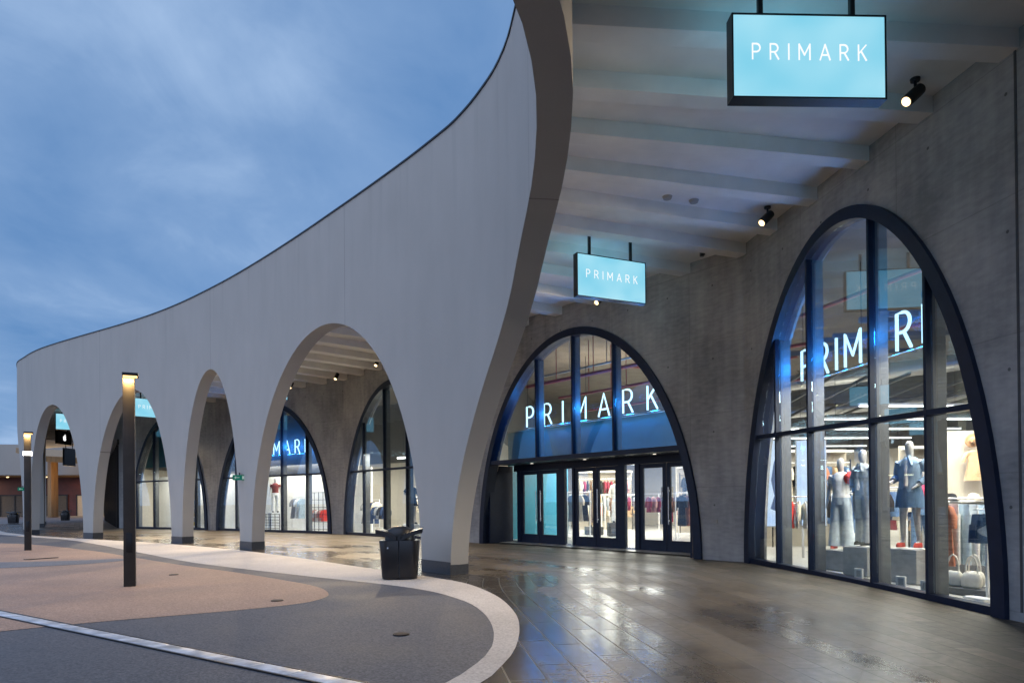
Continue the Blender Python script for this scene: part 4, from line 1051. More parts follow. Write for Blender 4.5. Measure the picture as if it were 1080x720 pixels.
def price_frame(x, y, z, lab):
    t = thing('price_ticket', lab, 'price ticket', (x, y, z), -1.25, 'white framed price tickets on the window floor'); s = .17
    mb = MB()
    for dx in (-1, 1): mb.box((dx*(s/2-.015), 0, s/2), (.03, .03, s))
    for dz in (.015, s-.015): mb.box((0, 0, dz), (s-.06, .03, .03))
    mb.build('frame', M['white'], t); mb = MB(); mb.box((0, .004, s/2), (s-.06, .008, s-.06)); mb.build('card', M['plinth'], t)
for s, inn, lab in [(3.45, .32, 'white framed price ticket left of the middle upright'), (3.75, .45, 'white framed price ticket nearest the middle upright'), (4.45, .35, 'white framed price ticket below the denim skirt mannequin, left one'), (4.95, .38, 'white framed price ticket below the denim skirt mannequin, right one')]:
    p = W1(s, inn); price_frame(p.x, p.y, zg(p.x, p.y)+.03, lab)
# handbags
def handbag(x, y, z, rz, lab):
    t = thing('handbag', lab, 'handbag', (x, y, z), rz, 'white handbags on the low plinth')
    mb = MB(); mb.loft([(0, 0, 0, .10, .05), (0, 0, .02, .14, .07), (0, 0, .12, .155, .075), (0, 0, .2, .13, .05), (0, 0, .225, .11, .02)], 18, sq=.8); mb.build('pouch', fab((.70, .66, .58)), t)
    mb = MB(); mb.tube([(-.09, 0, .2), (-.085, 0, .34), (-.05, 0, .44), (0, 0, .475), (.05, 0, .44), (.085, 0, .34), (.09, 0, .2)], .012, 8); mb.build('handle', fab((.70, .66, .58)), t)
handbag(6.72, 10.42, .06, -1.2, 'white handbag with tall loop handle, left one on the low plinth')
handbag(6.80, 10.12, .06, -1.2, 'white handbag with tall loop handle, right one on the low plinth')
handbag(6.98, 10.32, .06, -1.2, 'white handbag standing behind the other two on the low plinth')

def garment(kind, col, loc, rz, label, group, parent_z=None):
    t = thing({'top': 'shirt', 'trousers': 'trousers', 'dress': 'dress', 'shorts': 'shorts', 'skirt': 'skirt'}[kind], label, {'top': 'shirt', 'trousers': 'trousers', 'dress': 'dress', 'shorts': 'shorts', 'skirt': 'skirt'}[kind], loc, rz, group)
    f_ = fab(col); mb = MB(); j = random.uniform(-.01, .01)
    if kind in ('top', 'dress'):
        L_ = .62 if kind == 'top' else 1.05
        mb.loft([(0, 0, -.06, .05, .03), (0, 0, -.10, .17, .04), (0, j, -.14, .21, .045), (0, j, -.3, .19, .05), (0, 0, -.42, .18, .05), (0, 0, -L_, .22 if kind == 'top' else .26, .06)], 14, fold=.05, fk=5)
        for sg in (-1, 1): mb.tube([(sg*.17, 0, -.13), (sg*.26, 0, -.28), (sg*.27, .01, -.45)], [.05, .055, .05], 8)
        nm = 'cloth'
    elif kind == 'trousers':
        mb.loft([(0, 0, -.05, .17, .03), (0, 0, -.28, .19, .05)], 14)
        for sg in (-1, 1): mb.loft([(sg*.095, 0, -1.02, .10, .04), (sg*.095, 0, -.6, .09, .045), (sg*.09, 0, -.22, .095, .05)], 12, fold=.05, fk=4)
        nm = 'cloth'
    elif kind == 'shorts':
        mb.loft([(0, 0, -.05, .19, .04), (0, 0, -.26, .22, .07)], 14)
        for sg in (-1, 1): mb.loft([(sg*.115, 0, -.46, .125, .07), (sg*.11, 0, -.2, .115, .065)], 12)
        nm = 'cloth'
    else:
        mb.loft([(0, 0, -.05, .16, .04), (0, 0, -.3, .2, .06), (0, 0, -.55, .24, .08)], 14); nm = 'cloth'
    mb.build(nm, f_, t, angle=1.3)
    mb = MB(); mb.tube([(0, 0, .03), (.012, 0, .045), (.02, 0, .03), (.012, 0, .012), (0, 0, 0), (0, 0, -.06)], .004, 6); mb.tube([(-.17, 0, -.09), (0, 0, -.05), (.17, 0, -.09)], .007, 6); mb.build('hanger', M['black'], t)
    return t
def rack(x, y, rz, w, h, label, mat='white'):
    t = thing('clothes_rack', label, 'clothes rack', (x, y, zg(x, y)+.03), rz, 'clothes racks in the shop')
    mb = MB(); mb.tube([(-w/2, 0, h), (w/2, 0, h)], .014, 10); mb.build('rail', M['chrome' if mat != 'white' else 'white'], t)
    for sg in (-1, 1):
        mb = MB(); mb.bar((sg*w/2, 0, .02), (sg*w/2, 0, h), .03); mb.bar((sg*w/2, -.22, .015), (sg*w/2, .22, .015), .04, .03, up=(0, 0, 1)); mb.build('upright', M['chrome' if mat != 'white' else 'white'], t)
    return t
CN = {'rust': (.42, .16, .09), 'white': (.70, .68, .65), 'cream': (.66, .57, .43), 'red': (.62, .05, .03), 'black': (.02, .02, .022), 'denim blue': (.12, .2, .34), 'pale denim': (.40, .50, .58), 'olive': (.26, .24, .06), 'burgundy': (.2, .02, .04), 'dusty pink': (.55, .29, .25), 'tan': (.42, .29, .17), 'grey': (.25, .25, .26), 'mustard': (.48, .32, .05), 'navy': (.03, .05, .11), 'brown': (.16, .08, .045)}
def loaded_rack(x, y, rz, w, h, where, items, mat='white'):
    rack(x, y, rz, w, h, 'clothes rack '+where, mat)
    n = len(items); d = Vector((math.cos(rz), math.sin(rz))); seen = {}
    for k, (kind, cn) in enumerate(items):
        u = -w/2+.12+(w-.24)*(k+.5)/n; q = Vector((x, y))+d*u
        key = (kind, cn); seen[key] = seen.get(key, 0)+1
        kd = {'top': 'shirt'}.get(kind, kind); lab = '%s %s on the rack %s' % (cn, kd, where)
        if sum(1 for i in items if i == key) > 1:
            lab = '%s %s, %s from left, rack %s' % (cn, kd, ['first', 'second', 'third', 'fourth', 'fifth', 'sixth', 'seventh', 'eighth', 'ninth', 'tenth'][k], where)
        garment(kind, CN[cn], (q.x, q.y, zg(q.x, q.y)+.03+h-.045), rz+PI/2+random.uniform(-.12, .12), lab, 'clothes hanging in the shop')
# left panes of the near window
loaded_rack(6.10, 14.35, -.35, .8, 1.42, 'at the left of the nearest window', [('top', 'red'), ('top', 'cream'), ('top', 'white'), ('skirt', 'denim blue')])
# right pane: rust top and white trousers, then shorts on a T stand
loaded_rack(7.35, 11.0, -.15, 1.1, 1.45, 'behind the white handbags', [('dress', 'rust'), ('trousers', 'white'), ('trousers', 'pale denim'), ('trousers', 'white'), ('trousers', 'pale denim'), ('trousers', 'white')])
t = thing('display_stand', 'slim white T shaped stand at the right end of the nearest window', 'display stand', (6.80, 9.78, zg(6.8, 9.78)+.03), .1)
mb = MB(); mb.bar((0, 0, .02), (0, 0, 1.3), .035); mb.build('post', M['white'], t); mb = MB(); mb.box((0, 0, .025), (.45, .4, .04)); mb.build('foot', M['white'], t); mb = MB(); mb.tube([(0, -.25, 1.3), (0, .25, 1.3)], .012); mb.build('arm', M['white'], t)
garment('shorts', (.03, .07, .15), (6.80, 9.70, 1.21), .1, 'dark denim shorts hanging on the slim white T stand', 'clothes hanging in the shop')
garment('shorts', (.05, .10, .2), (6.82, 9.88, 1.21), .15, 'second pair of dark denim shorts tucked behind the first on the T stand', 'clothes hanging in the shop')
for k in range(5):
    mb = MB(); mb.box((0, 0, .035), (.34, .26, .062)); mb.box((.0, -.12, .035), (.33, .04, .05)); o = mb.build('folded_clothes', fab((.5, .03, .08) if k % 2 else (.42, .05, .12)), bevel=.018); o.location = (7.35, 10.25, zg(7.3, 10.2)+.03+.06+.066*k); o.rotation_euler = (0, 0, .2+.05*k)
    tag(o, 'dark pink folded garment, %s from the bottom of the stack behind the T stand' % ['first', 'second', 'third', 'fourth', 'fifth'][k], 'folded clothes', 'stack of folded pink clothes')
plinth(7.35, 10.25, .6, .5, .06, .1, 'thin white board under the pink folded clothes', 'white')
# display wall with hat, dress and shelf of caps
t = thing('display_wall', 'cream display wall panel with a shelf at the right of the nearest window', 'display wall', (8.75, 12.35, zg(8.7, 12.3)+.03), -.12)
mb = MB(); mb.box((0, .06, 1.35), (2.3, .1, 2.7)); mb.build('panel', M['cream'], t); mb = MB(); mb.box((0, -.1, 1.42), (2.3, .3, .03)); mb.build('shelf', M['white'], t); mb = MB(); mb.box((0, -.05, .7), (2.26, .1, 1.3)); mb.build('base', M['darkgrey'], t)
o = None
t = thing('straw_hat', 'round tan straw hat hung on the cream display wall', 'hat', (8.28, 12.27, 2.42), -.12)
mb = MB(); R = Matrix.Rotation(PI/2, 4, 'X')
mb.tube([(0, 0, 0), (0, -.02, 0), (0, -.03, 0), (0, -.10, 0), (0, -.13, 0)], [.125, .12, .07, .065, .035], 20); mb.build('crown', fab((.42, .24, .12)), t)
garment('dress', (.62, .40, .22), (8.30, 12.22, 2.28), -.12, 'tan dress hanging below the straw hat on the cream display wall', 'clothes hanging in the shop').scale = (.7, .7, .55)
t = thing('framed_print', 'pale framed print on the cream display wall right of the hat', 'print', (9.1, 12.28, 1.9), -.12)
mb = MB(); mb.box((0, 0, .3), (.55, .03, .6)); mb.build('mount', M['white'], t); mb = MB(); mb.box((0, -.018, .3), (.44, .01, .48)); mb.build('picture', M['shopwall'], t)
for k, cn in enumerate(['black', 'cream', 'tan', 'black', 'olive']):
    mb = MB(); mb.loft([(0, 0, 0, .10, .10), (0, 0, .06, .10, .10), (0, 0, .11, .075, .075), (0, 0, .13, .03, .03)], 14); mb.loft([(0, -.11, -.002, .07, .07), (0, -.12, .01, .07, .06)], 12)
    o = mb.build('cap', fab(CN[cn])); o.location = (7.9+.38*k, 12.29-.045*k, zg(8.7, 12.3)+.03+1.436); o.rotation_euler = (0, 0, .3*k)
    tag(o, '%s cap on the display wall shelf, %s from its left end' % (cn, ['first', 'second', 'third', 'fourth', 'fifth'][k]), 'cap', 'caps on the display shelf')
# glowing poster screens
def poster(x, y, rz, w, z0, z1, lab):
    t = thing('poster_screen', lab, 'poster screen', (x, y, zg(x, y)+.03), rz, 'tall glowing poster screens')
    mb = MB(); mb.box((0, .03, (z0+z1)/2), (w+.05, .06, z1-z0+.05)); mb.box((-w*.3, .03, z0/2), (.05, .05, z0)); mb.box((w*.3, .03, z0/2), (.05, .05, z0)); mb.build('case', M['grey'], t)
    mb = MB(); mb.box((0, -.006, (z0+z1)/2), (w, .012, z1-z0)); mb.build('screen', M['screen'], t)
    return t
t = poster(6.02, 15.75, -.2, .62, .75, 2.72, 'tall glowing blue white poster screen at the far left of the nearest window')
mb = MB(); pts = [(.05, 1.1), (.16, 1.5), (.08, 1.9), (.2, 2.3), (.14, 2.55), (.02, 2.2), (-.04, 1.8), (.03, 1.45), (-.06, 1.15)]
mb.prism(pts, .013, .017, Matrix.Rotation(PI/2, 4, 'X')); mb.build('print', fab((.10, .14, .25)), t, tri=True)
poster(6.95, 15.85, -.25, .62, .75, 2.72, 'tall glowing poster screen second from the left in the nearest window')
# racks seen through the far hall and entrance doors
mannequin(4.05, 26.4, .55, -.2, 0, 'white dressed mannequin seen through the middle entrance doors', [('trousers', WHITE, .085), ('jacket', (.66, .62, .54)), ('shoes', BLACK)])
plinth(4.05, 26.4, .7, .6, .52, 0, 'dark plinth under the white mannequin behind the middle entrance doors', 'darkgrey')
mannequin(3.3, 27.6, .35, -.1, 1, 'mannequin in a tan jacket behind the left leaf of the middle entrance doors', [('trousers', CN['tan'], .085), ('jacket', CN['tan']), ('shoes', BLACK)])
plinth(3.3, 27.6, .7, .6, .32, 0, 'low plinth under the mannequin in the tan jacket', 'darkgrey')
loaded_rack(5.35, 24.6, .1, 1.3, 1.6, 'between the middle and right doors', [('top', 'burgundy'), ('top', 'dusty pink'), ('top', 'burgundy'), ('dress', 'black'), ('top', 'dusty pink'), ('top', 'brown')])
loaded_rack(5.9, 22.3, .2, 1.2, 1.62, 'behind the left leaf of the right doors', [('dress', 'black'), ('dress', 'rust'), ('dress', 'black'), ('dress', 'brown'), ('dress', 'dusty pink')])
loaded_rack(7.15, 22.6, .3, 1.2, 1.68, 'behind the right leaf of the right doors', [('dress', 'olive'), ('dress', 'mustard'), ('dress', 'olive'), ('dress', 'tan'), ('dress', 'cream')])
loaded_rack(4.9, 30.5, .0, 1.8, 1.6, 'far back behind the middle doors', [('top', 'grey'), ('top', 'white'), ('top', 'cream'), ('top', 'grey'), ('top', 'tan')])
loaded_rack(2.5, 25.6, .6, 1.1, 1.7, 'behind the left entrance doors', [('dress', 'grey'), ('dress', 'cream'), ('dress', 'black')])
loaded_rack(8.6, 17.6, .1, 1.9, 1.55, 'behind the mannequin in wide pale jeans', [('top', 'cream'), ('top', 'black'), ('top', 'tan'), ('trousers', 'denim blue'), ('trousers', 'denim blue'), ('trousers', 'navy')])
loaded_rack(8.0, 15.3, -.1, 1.6, 1.5, 'just behind the pale jeans mannequin', [('skirt', 'denim blue'), ('skirt', 'denim blue'), ('top', 'cream'), ('top', 'black'), ('skirt', 'navy')])
loaded_rack(9.6, 15.9, -.1, 1.8, 1.55, 'behind the denim skirt mannequin', [('top', 'navy'), ('top', 'denim blue'), ('top', 'brown'), ('top', 'tan'), ('top', 'navy'), ('top', 'grey')])
loaded_rack(11.6, 20.5, -.1, 2.2, 1.6, 'deep in the sales floor', [('top', 'white'), ('top', 'tan'), ('dress', 'cream'), ('dress', 'black'), ('top', 'rust'), ('top', 'grey')])
for x, y, rz, w, where, its in [
    (7.9, 13.9, .05, 1.5, 'between the left uprights of the nearest window', [('top', 'tan'), ('top', 'black'), ('skirt', 'denim blue'), ('top', 'cream'), ('skirt', 'navy'), ('top', 'grey'), ('top', 'tan')]),
    (9.4, 14.2, .0, 1.7, 'right behind the denim skirt figure', [('top', 'brown'), ('trousers', 'navy'), ('trousers', 'denim blue'), ('top', 'black'), ('top', 'rust'), ('trousers', 'denim blue'), ('top', 'navy')]),
    (9.0, 13.1, .0, 1.3, 'at the back left of the handbags', [('top', 'black'), ('top', 'dusty pink'), ('top', 'tan'), ('trousers', 'pale denim'), ('top', 'black')]),
    (10.3, 18.6, .1, 2.0, 'in the middle of the sales floor', [('dress', 'olive'), ('top', 'rust'), ('top', 'cream'), ('dress', 'burgundy'), ('top', 'black'), ('top', 'grey'), ('dress', 'tan')]),
    (3.3, 29.0, .0, 1.7, 'far behind the left doors', [('dress', 'grey'), ('dress', 'tan'), ('dress', 'white'), ('dress', 'black'), ('dress', 'brown'), ('dress', 'grey')]),
    (6.6, 26.6, .1, 1.8, 'deep behind the right doors', [('top', 'cream'), ('dress', 'burgundy'), ('top', 'black'), ('dress', 'rust'), ('top', 'white'), ('dress', 'navy'), ('top', 'tan')]),
    (8.6, 24.2, .3, 1.6, 'at the far right behind the doors', [('dress', 'mustard'), ('dress', 'tan'), ('dress', 'olive'), ('dress', 'cream'), ('dress', 'brown')]),
    (4.6, 28.3, .0, 1.5, 'behind the white mannequin', [('top', 'brown'), ('top', 'black'), ('dress', 'tan'), ('top', 'burgundy'), ('top', 'grey')])]:
    loaded_rack(x, y, rz, w, 1.62, where, its)
def double_rail(x, y, rz, w, where, names):
    t = thing('wall_rail', 'tall two tier clothes rail '+where, 'clothes rail', (x, y, zg(x, y)+.03), rz, 'tall two tier clothes rails'); d = Vector((math.cos(rz), math.sin(rz)))
    mb = MB(); mb.box((0, .32, 1.4), (w+.1, .06, 2.8)); mb.build('backboard', M['cream'], t)
    for h in (1.25, 2.4): mb = MB(); mb.tube([(-w/2, 0, h), (w/2, 0, h)], .014, 8); mb.build('rail', M['chrome'], t)
    for sg in (-1, 1): mb = MB(); mb.bar((sg*w/2, 0, .0), (sg*w/2, 0, 2.5), .03); mb.build('upright', M['black'], t)
    mb = MB(); mb.box((0, .05, 2.72), (w, .5, .05)); mb.build('shelf', M['white'], t)
    for tier, h in (('lower', 1.25), ('upper', 2.4)):
        n = int(w/.17)
        for k in range(n):
            cn = random.choice(names); kd = random.choice(['top', 'top', 'dress', 'trousers']) if tier == 'upper' else random.choice(['top', 'top', 'skirt'])
            u = -w/2+.1+(w-.2)*(k+.5)/n; q = Vector((x, y))+d*u
            lab = '%s %s, %s from left, %s tier, rail %s' % (cn, {'top': 'shirt'}.get(kd, kd), ORD[k], tier, where)
            garment(kd, CN[cn], (q.x, q.y, zg(q.x, q.y)+.03+h-.045), rz+random.choice([PI/2, PI/2, 0])+random.uniform(-.15, .15), lab, 'clothes hanging in the shop')
ORD = ['first', 'second', 'third', 'fourth', 'fifth', 'sixth', 'seventh', 'eighth', 'ninth', 'tenth', 'eleventh', 'twelfth', 'thirteenth', 'fourteenth', 'fifteenth', 'sixteenth']
double_rail(8.6, 19.6, .05, 2.3, 'behind pale jeans figure', ['tan', 'black', 'cream', 'denim blue', 'pale denim', 'rust', 'grey'])
double_rail(11.2, 17.3, .0, 2.3, 'behind denim skirt figure', ['black', 'brown', 'navy', 'dusty pink', 'tan', 'white'])
double_rail(4.4, 32.4, .0, 2.6, 'behind middle doors', ['burgundy', 'black', 'tan', 'dusty pink', 'cream', 'brown'])
double_rail(8.3, 28.6, .1, 2.6, 'behind right doors', ['olive', 'mustard', 'black', 'burgundy', 'rust', 'tan', 'cream'])
# window displays of the far windows
def fw(i, s, inn): p = FP(i, s, -inn, 0); return p.x, p.y
x, y = fw(3, 3.68, 1.2); mannequin(x, y, .5, .55, 1, 'mannequin in a black dress in the window behind the litter bin', [('dress', BLACK, .72), ('shoes', BLACK)], 1.05); plinth(x, y, .6, .55, .47, .5, 'pale plinth under the mannequin in the black dress', 'white')
x, y = fw(2, 3.75, 1.0); mannequin(x, y, .95, .3, 0, 'mannequin in a dark red top and white trousers in the dark blue window', [('trousers', WHITE, .08), ('tee', (.16, .03, .03)), ('shoes', BLACK)], 1.0); plinth(x, y, .6, .6, .92, .6, 'tall white plinth under the mannequin in the dark red top', 'white')
def grid_rack(i, s, inn, w, h, lab):
    x, y = fw(i, s, inn); d = FAC[i].at(2)-FAC[i].at(1); t = thing('mesh_rack', lab, 'display rack', (x, y, .03), math.atan2(d.y, d.x), 'black wire mesh display racks'); mb = MB()
    for k in range(5): mb.bar((-w/2+w*k/4, 0, 0), (-w/2+w*k/4, 0, h), .022)
    mb.build('upright', M['black'], t); mb = MB()
    for k in range(6): mb.bar((-w/2, 0, .12+(h-.14)*k/5), (w/2, 0, .12+(h-.14)*k/5), .02)
    mb.build('crossbar', M['black'], t); return x, y
grid_rack(2, 7.3, .9, 1.3, 1.9, 'black wire mesh rack at the right of the dark blue window')
grid_rack(2, 3.9, .6, 1.5, .85, 'low black wire mesh rack in front of the dark red top')
x, y = fw(2, 6.9, 1.3); loaded_rack(x, y, -.62, 1.2, 1.15, 'at the right of the dark blue window', [('top', 'dusty pink'), ('top', 'white'), ('top', 'dusty pink'), ('top', 'red')])
x, y = fw(2, 5.1, 1.4); loaded_rack(x, y, -.62, 1.1, 1.7, 'in the middle of the dark blue window', [('dress', 'grey'), ('dress', 'white'), ('dress', 'pale denim')])
x, y = fw(3, 1.0, 1.3); loaded_rack(x, y, -.8, 1.2, 1.3, 'left of the mannequin in the black dress', [('top', 'navy'), ('top', 'grey'), ('top', 'black'), ('top', 'navy')])
x, y = fw(3, -.2, 1.5); loaded_rack(x, y, -.8, 1.3, 1.5, 'at the left edge of the window behind the bin', [('dress', 'grey'), ('dress', 'white'), ('top', 'tan'), ('dress', 'navy'), ('top', 'cream')])
x, y = fw(3, 3.0, 3.6); loaded_rack(x, y, -.8, 1.8, 1.9, 'deep in the window behind the litter bin', [('dress', 'cream'), ('dress', 'black'), ('dress', 'tan'), ('dress', 'white'), ('dress', 'rust'), ('dress', 'grey')])
x, y = fw(3, 2.3, 2.6); loaded_rack(x, y, -.8, 1.6, 1.6, 'behind the mannequin in the black dress', [('top', 'tan'), ('top', 'cream'), ('top', 'black'), ('top', 'tan')])
# white partitions just inside the two far windows
mb = MB(); a, b = FP(2, .3, -2.2, 1.5), FP(2, 9.6, -2.2, 1.5); mb.bar(a, b, .08, 3.2); mb.build('partition', M['white'], shop)
mb = MB(); a, b = FP(1, .5, -2.2, 1.5), FP(1, 8.7, -2.2, 1.5); mb.bar(a, b, .08, 3.2); mb.build('partition', M['white'], shop)
area(tuple(FP(2, 5, -1.2, 3.3)), 6, 300, rot=(0, 0, math.atan2(FAC[2].nrm(1).x, -FAC[2].nrm(1).y)), sy=1); area(tuple(FP(1, 4.7, -1.2, 3.3)), 6, 300, rot=(0, 0, math.atan2(FAC[1].nrm(1).x, -FAC[1].nrm(1).y)), sy=1)
mb = MB(); a, b = FP(2, .4, -1.0, 4.3), FP(2, 9.4, -1.0, 4.3); mb.bar(a, b, .06, 3.0); mb.build('upper_blind', M['darkgrey'], shop)
mb = MB(); a, b = FP(1, .8, -1.0, 4.9), FP(1, 8.6, -1.0, 4.9); mb.bar(a, b, .06, 2.6); mb.build('upper_blind', M['bluepanel'], shop)
def shelf_unit(i, s, inn, w, h, lab):
    x, y = fw(i, s, inn); d = FAC[i].at(2)-FAC[i].at(1); rz = math.atan2(d.y, d.x)
    t = thing('shelf_unit', lab, 'shelf unit', (x, y, .03), rz, 'white shelf units in the far windows')
    for sg in (-1, 1): mb = MB(); mb.box((sg*w/2, 0, h/2), (.04, .35, h)); mb.build('side', M['white'], t)
    for k in range(5): mb = MB(); mb.box((0, 0, .1+k*(h-.15)/4), (w-.045, .34, .03)); mb.build('shelf', M['white'], t)
    mb = MB(); mb.box((0, .16, h/2), (w-.05, .02, h-.02)); mb.build('back', M['grey'], t)
    for k in range(4):
        for q in range(3):
            cn = random.choice(list(CN)); mb = MB(); hh = random.uniform(.12, .26)
            mb.loft([(0, 0, 0, .08, .06), (0, 0, hh*.7, .09, .07), (0, 0, hh, .05, .04)], 12, sq=.7); o = mb.build('boxed_goods', fab(CN[cn]))
            p = Vector((x, y, .03))+Matrix.Rotation(rz, 3, 'Z') @ Vector((-w/2+w*(q+.7)/3.4, -.05, .115+k*(h-.15)/4)); o.location = p
            tag(o, '%s parcel on the %s shelf, %s one, behind the narrow arch' % (cn, ['lowest', 'second', 'third', 'top'][k], ['left', 'middle', 'right'][q]), 'goods', 'goods on the white shelves')
shelf_unit(1, 4.4, 1.6, 1.5, 2.2, 'white shelf unit in the window behind the narrow arch')
mb = MB(); p = FP(1, 3.9, -1.2, 2.05); mb.box(p, (.05, 1.3, .38), math.atan2(FAC[1].nrm(1).y, FAC[1].nrm(1).x)); tag(mb.build('yellow_banner', fab((.75, .50, .02))), 'yellow banner above the shelves in the window behind the narrow arch', 'banner')

# ------------------------------------------------------------------ next tenant of the same row (far end) and the pavilion across the square
mb = MB()
for k in range(14):
    s = 1.0+k*1.85; mb.box(FP(0, s, .06, 2.6), (.16, .18, 5.2), math.atan2(FAC[0].nrm(1).y, FAC[0].nrm(1).x))
mb.bar(FP(0, .5, .05, 5.2), FP(0, 25.8, .05, 5.2), .14, .3)
mb.build('shopfront_frame', M['black'], shop)
mb = MB()
for k in range(13):
    s = 1.93+k*1.85; mb.box(FP(0, s, .02, 2.55), (.03, 1.6, 4.9), math.atan2(FAC[0].nrm(1).y, FAC[0].nrm(1).x))
mb.build('shopfront_panel', M['timber'], shop)

pav = thing('far_pavilion', 'long low pavilion of shops with pale curved fascia across the far side of the square', 'pavilion', (0, 0, 0))
PV = Path(catmull([(-130, 70), (-100, 80), (-78, 87), (-60, 91), (-40, 93), (-15, 92), (20, 88)], 8))
def band_wall(o0, o1, z0, z1, nm, mat, par=pav, a=0, b=None):
    b = b or PV.l[-1]; V = []; F = []; n = 60
    for i in range(n+1):
        s = a+(b-a)*i/n; p = PV.at(s); nn = PV.nrm(s)
        for off, z in ((o0, z0), (o0, z1), (o1, z1), (o1, z0)): q = p+nn*off; V.append((q.x, q.y, z))
        if i:
            k0 = (i-1)*4
            for k in range(4): F.append((k0+k, k0+(k+1) % 4, k0+4+(k+1) % 4, k0+4+k))
    F.append((0, 1, 2, 3)); F.append((n*4, n*4+1, n*4+2, n*4+3))
    mb = MB(); mb.add(V, F); return mb.build(nm, mat, par)
band_wall(6.0, -9, 5.2, 9.0, 'fascia', M['render'])
band_wall(0, -.4, 0, 5.25, 'shopfront', M['maroon'])
band_wall(5.4, .2, 5.08, 5.19, 'soffit', M['timber'])
n = 30
for i in range(n):
    s = 8+i*(PV.l[-1]-16)/n; p = PV.at(s); nn = PV.nrm(s); rz = math.atan2(nn.y, nn.x)
    q = p+nn*.08
    mb = MB(); mb.box((q.x, q.y, 1.35), (.12, 3.4, 2.7), rz); w_ = mb.build('shop_window', fab((.13, .12, .11)) if i % 3 else M['cream'], pav)
    mb = MB(); q = p+nn*.16
    for dy in (-1.7, 0, 1.7): mb.box((q.x-nn.y*dy, q.y+nn.x*dy, 1.35), (.1, .12, 2.8), rz)
    mb.box((q.x, q.y, 2.78), (.1, 3.6, .14), rz); mb.build('frame', M['black'], w_)
    for k in range(2):
        q = p+nn*(2.0+2*k)+Vector((-nn.y, nn.x))*(1.0*k); mb = MB(); mb.loft([(q.x, q.y, 5.04, .13, .13), (q.x, q.y, 5.09, .13, .13)], 10); mb.build('downlight', M['lampwarm'], pav)
for i in range(5):
    s = 25+i*18; p = PV.at(s)+PV.nrm(s)*3.2; area((p.x, p.y, 4.9), 6, 500, (1, .72, .4))
# timber canopy and post
t = thing('timber_canopy', 'sloping glowing timber canopy on a square timber post beyond the farthest arch', 'timber canopy', (-54.6, 81.2, 0), -.5)
mb = MB(); mb.box((0, 0, 3.7), (.8, .8, 7.4)); mb.build('post', M['timber'], t, bevel=.03)
mb = MB(); mb.prism([(-2, -3.5), (9, -6), (11, 6), (-2, 5)], 7.3, 7.9)
o = mb.build('roof', M['timber'], t); o.rotation_euler = (0, .14, 0); o.location = (0, 0, 0)
area((-49, 74, .9), 5, 900, (1, .66, .3), rot=(PI, 0, 0))  # added uplight that makes the timber soffit glow, not a fitting of the square

# ------------------------------------------------------------------ sky, sun, camera
w = bpy.data.worlds.new('World'); S.world = w; w.use_nodes = True; nt = w.node_tree
for n_ in list(nt.nodes): nt.nodes.remove(n_)
out = N(nt, 'ShaderNodeOutputWorld'); bg = N(nt, 'ShaderNodeBackground')
sky = N(nt, 'ShaderNodeTexSky', sky_type='NISHITA'); sky.sun_disc = False
SUN_EL, SUN_ROT = math.radians(7), math.radians(200)
sky.sun_elevation = SUN_EL; sky.sun_rotation = SUN_ROT; sky.ozone_density = 4; sky.air_density = 1.0; sky.dust_density = .3
tc = N(nt, 'ShaderNodeTexCoord')
sp = N(nt, 'ShaderNodeSeparateXYZ'); nt.links.new(tc.outputs['Generated'], sp.inputs[0])
# clouds laid on a high flat layer: direction divided by its height
az = N(nt, 'ShaderNodeMath', operation='ABSOLUTE'); nt.links.new(sp.outputs[2], az.inputs[0])
ad = N(nt, 'ShaderNodeMath', operation='ADD'); ad.inputs[1].default_value = .16; nt.links.new(az.outputs[0], ad.inputs[0])
dv = N(nt, 'ShaderNodeVectorMath', operation='DIVIDE'); cb = N(nt, 'ShaderNodeCombineXYZ')
for k in range(3): nt.links.new(ad.outputs[0], cb.inputs[k])
nt.links.new(tc.outputs['Generated'], dv.inputs[0]); nt.links.new(cb.outputs[0], dv.inputs[1])
mp = N(nt, 'ShaderNodeMapping'); mp.inputs['Scale'].default_value = (1.05, .8, .3); mp.inputs['Location'].default_value = (1.3, .35, 0); mp.inputs['Rotation'].default_value = (0, 0, .5)
nt.links.new(dv.outputs[0], mp.inputs[0])
no = N(nt, 'ShaderNodeTexNoise'); no.inputs['Scale'].default_value = 1.1; no.inputs['Detail'].default_value = 6; no.inputs['Roughness'].default_value = .5; no.inputs['Distortion'].default_value = .35
nt.links.new(mp.outputs[0], no.inputs[0])
no2 = N(nt, 'ShaderNodeTexNoise'); no2.inputs['Scale'].default_value = 3.4; no2.inputs['Detail'].default_value = 9; no2.inputs['Roughness'].default_value = .62; no2.inputs['Distortion'].default_value = .5
nt.links.new(mp.outputs[0], no2.inputs[0])
nmix = N(nt, 'ShaderNodeMixRGB'); nmix.inputs[0].default_value = .22; nt.links.new(no.outputs['Fac'], nmix.inputs[1]); nt.links.new(no2.outputs['Fac'], nmix.inputs[2])
cl = ramp(nt, [(.38, g4(0)), (.54, g4(.38)), (.68, g4(1))]); nt.links.new(nmix.outputs[0], cl.inputs[0])
tint = N(nt, 'ShaderNodeMixRGB', blend_type='MULTIPLY'); tint.inputs[0].default_value = 1; tint.inputs[2].default_value = (.62, .80, 1.0, 1); nt.links.new(sky.outputs[0], tint.inputs[1])
base = N(nt, 'ShaderNodeMixRGB'); base.inputs[0].default_value = .75; base.inputs[2].default_value = (1.35, 3.0, 6.1, 1)
nt.links.new(tint.outputs[0], base.inputs[1])
mix = N(nt, 'ShaderNodeMixRGB'); nt.links.new(cl.outputs[0], mix.inputs[0]); nt.links.new(base.outputs[0], mix.inputs[1]); mix.inputs[2].default_value = (3.7, 5.3, 7.9, 1)
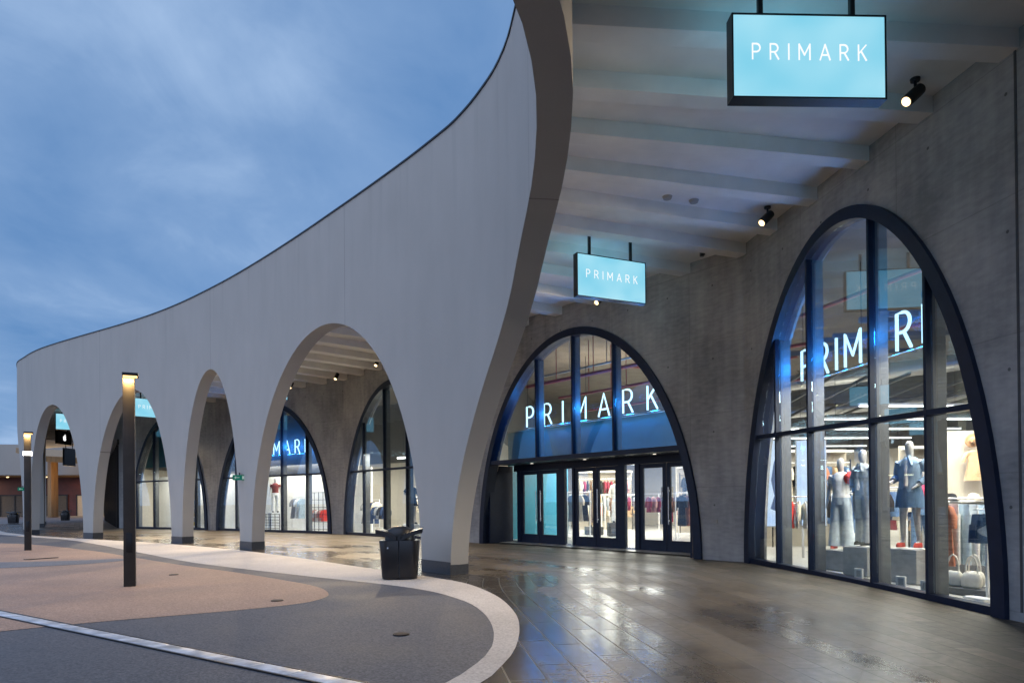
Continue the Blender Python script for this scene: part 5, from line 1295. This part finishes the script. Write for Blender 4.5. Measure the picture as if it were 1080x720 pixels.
# unseen sky overhead and behind the camera, brightness added to light the scene
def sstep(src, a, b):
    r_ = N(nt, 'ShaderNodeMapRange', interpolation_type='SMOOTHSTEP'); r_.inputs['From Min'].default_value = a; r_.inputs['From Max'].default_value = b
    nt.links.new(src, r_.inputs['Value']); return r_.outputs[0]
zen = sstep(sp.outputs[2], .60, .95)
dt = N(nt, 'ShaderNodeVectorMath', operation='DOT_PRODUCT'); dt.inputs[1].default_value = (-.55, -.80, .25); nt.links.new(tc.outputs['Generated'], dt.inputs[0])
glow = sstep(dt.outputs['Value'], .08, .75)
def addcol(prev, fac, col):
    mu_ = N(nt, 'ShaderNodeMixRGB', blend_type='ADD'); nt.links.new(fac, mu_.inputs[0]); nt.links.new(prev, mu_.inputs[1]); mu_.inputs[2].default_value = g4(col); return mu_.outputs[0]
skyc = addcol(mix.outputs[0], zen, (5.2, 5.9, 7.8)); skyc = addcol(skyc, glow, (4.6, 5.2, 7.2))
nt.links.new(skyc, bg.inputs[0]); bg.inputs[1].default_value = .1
nt.links.new(bg.outputs[0], out.inputs[0])
sl = bpy.data.lights.new('sun', 'SUN'); sl.energy = .06; sl.angle = math.radians(20); sl.color = (1, .85, .75)
so = bpy.data.objects.new('sun', sl); COL.objects.link(so)
sd = Vector((math.sin(SUN_ROT)*math.cos(SUN_EL), math.cos(SUN_ROT)*math.cos(SUN_EL), math.sin(SUN_EL))); so.rotation_euler = sd.to_track_quat('Z', 'Y').to_euler()

cam = bpy.data.cameras.new('camera'); co = bpy.data.objects.new('camera', cam); COL.objects.link(co); S.camera = co
cam.sensor_width = 36; cam.lens = 24; cam.clip_start = .05; cam.clip_end = 4000
pitch, roll = math.radians(.3), math.radians(.5)
yc = 528.5-720*math.tan(pitch); cam.shift_y = (yc-360)/1080
F_ = Vector((0, math.cos(pitch), math.sin(pitch))); U0 = Vector((0, -math.sin(pitch), math.cos(pitch))); R0 = Vector((1, 0, 0))
R_ = R0*math.cos(roll)-U0*math.sin(roll); U_ = U0*math.cos(roll)+R0*math.sin(roll)
m = Matrix((R_, U_, -F_)).transposed().to_4x4(); m.translation = (0, 0, 1.4); co.matrix_world = m

S.render.engine = 'CYCLES'
S.cycles.use_denoising = True
try: S.cycles.denoiser = 'OPENIMAGEDENOISE'
except Exception: pass
S.cycles.max_bounces = 8; S.cycles.diffuse_bounces = 4; S.cycles.glossy_bounces = 4; S.cycles.transparent_max_bounces = 16; S.cycles.sample_clamp_indirect = 6; S.cycles.caustics_reflective = False
S.view_settings.view_transform = 'Standard'; S.view_settings.look = 'None'; S.view_settings.exposure = 0; S.view_settings.gamma = 1
S.view_settings.use_curve_mapping = False
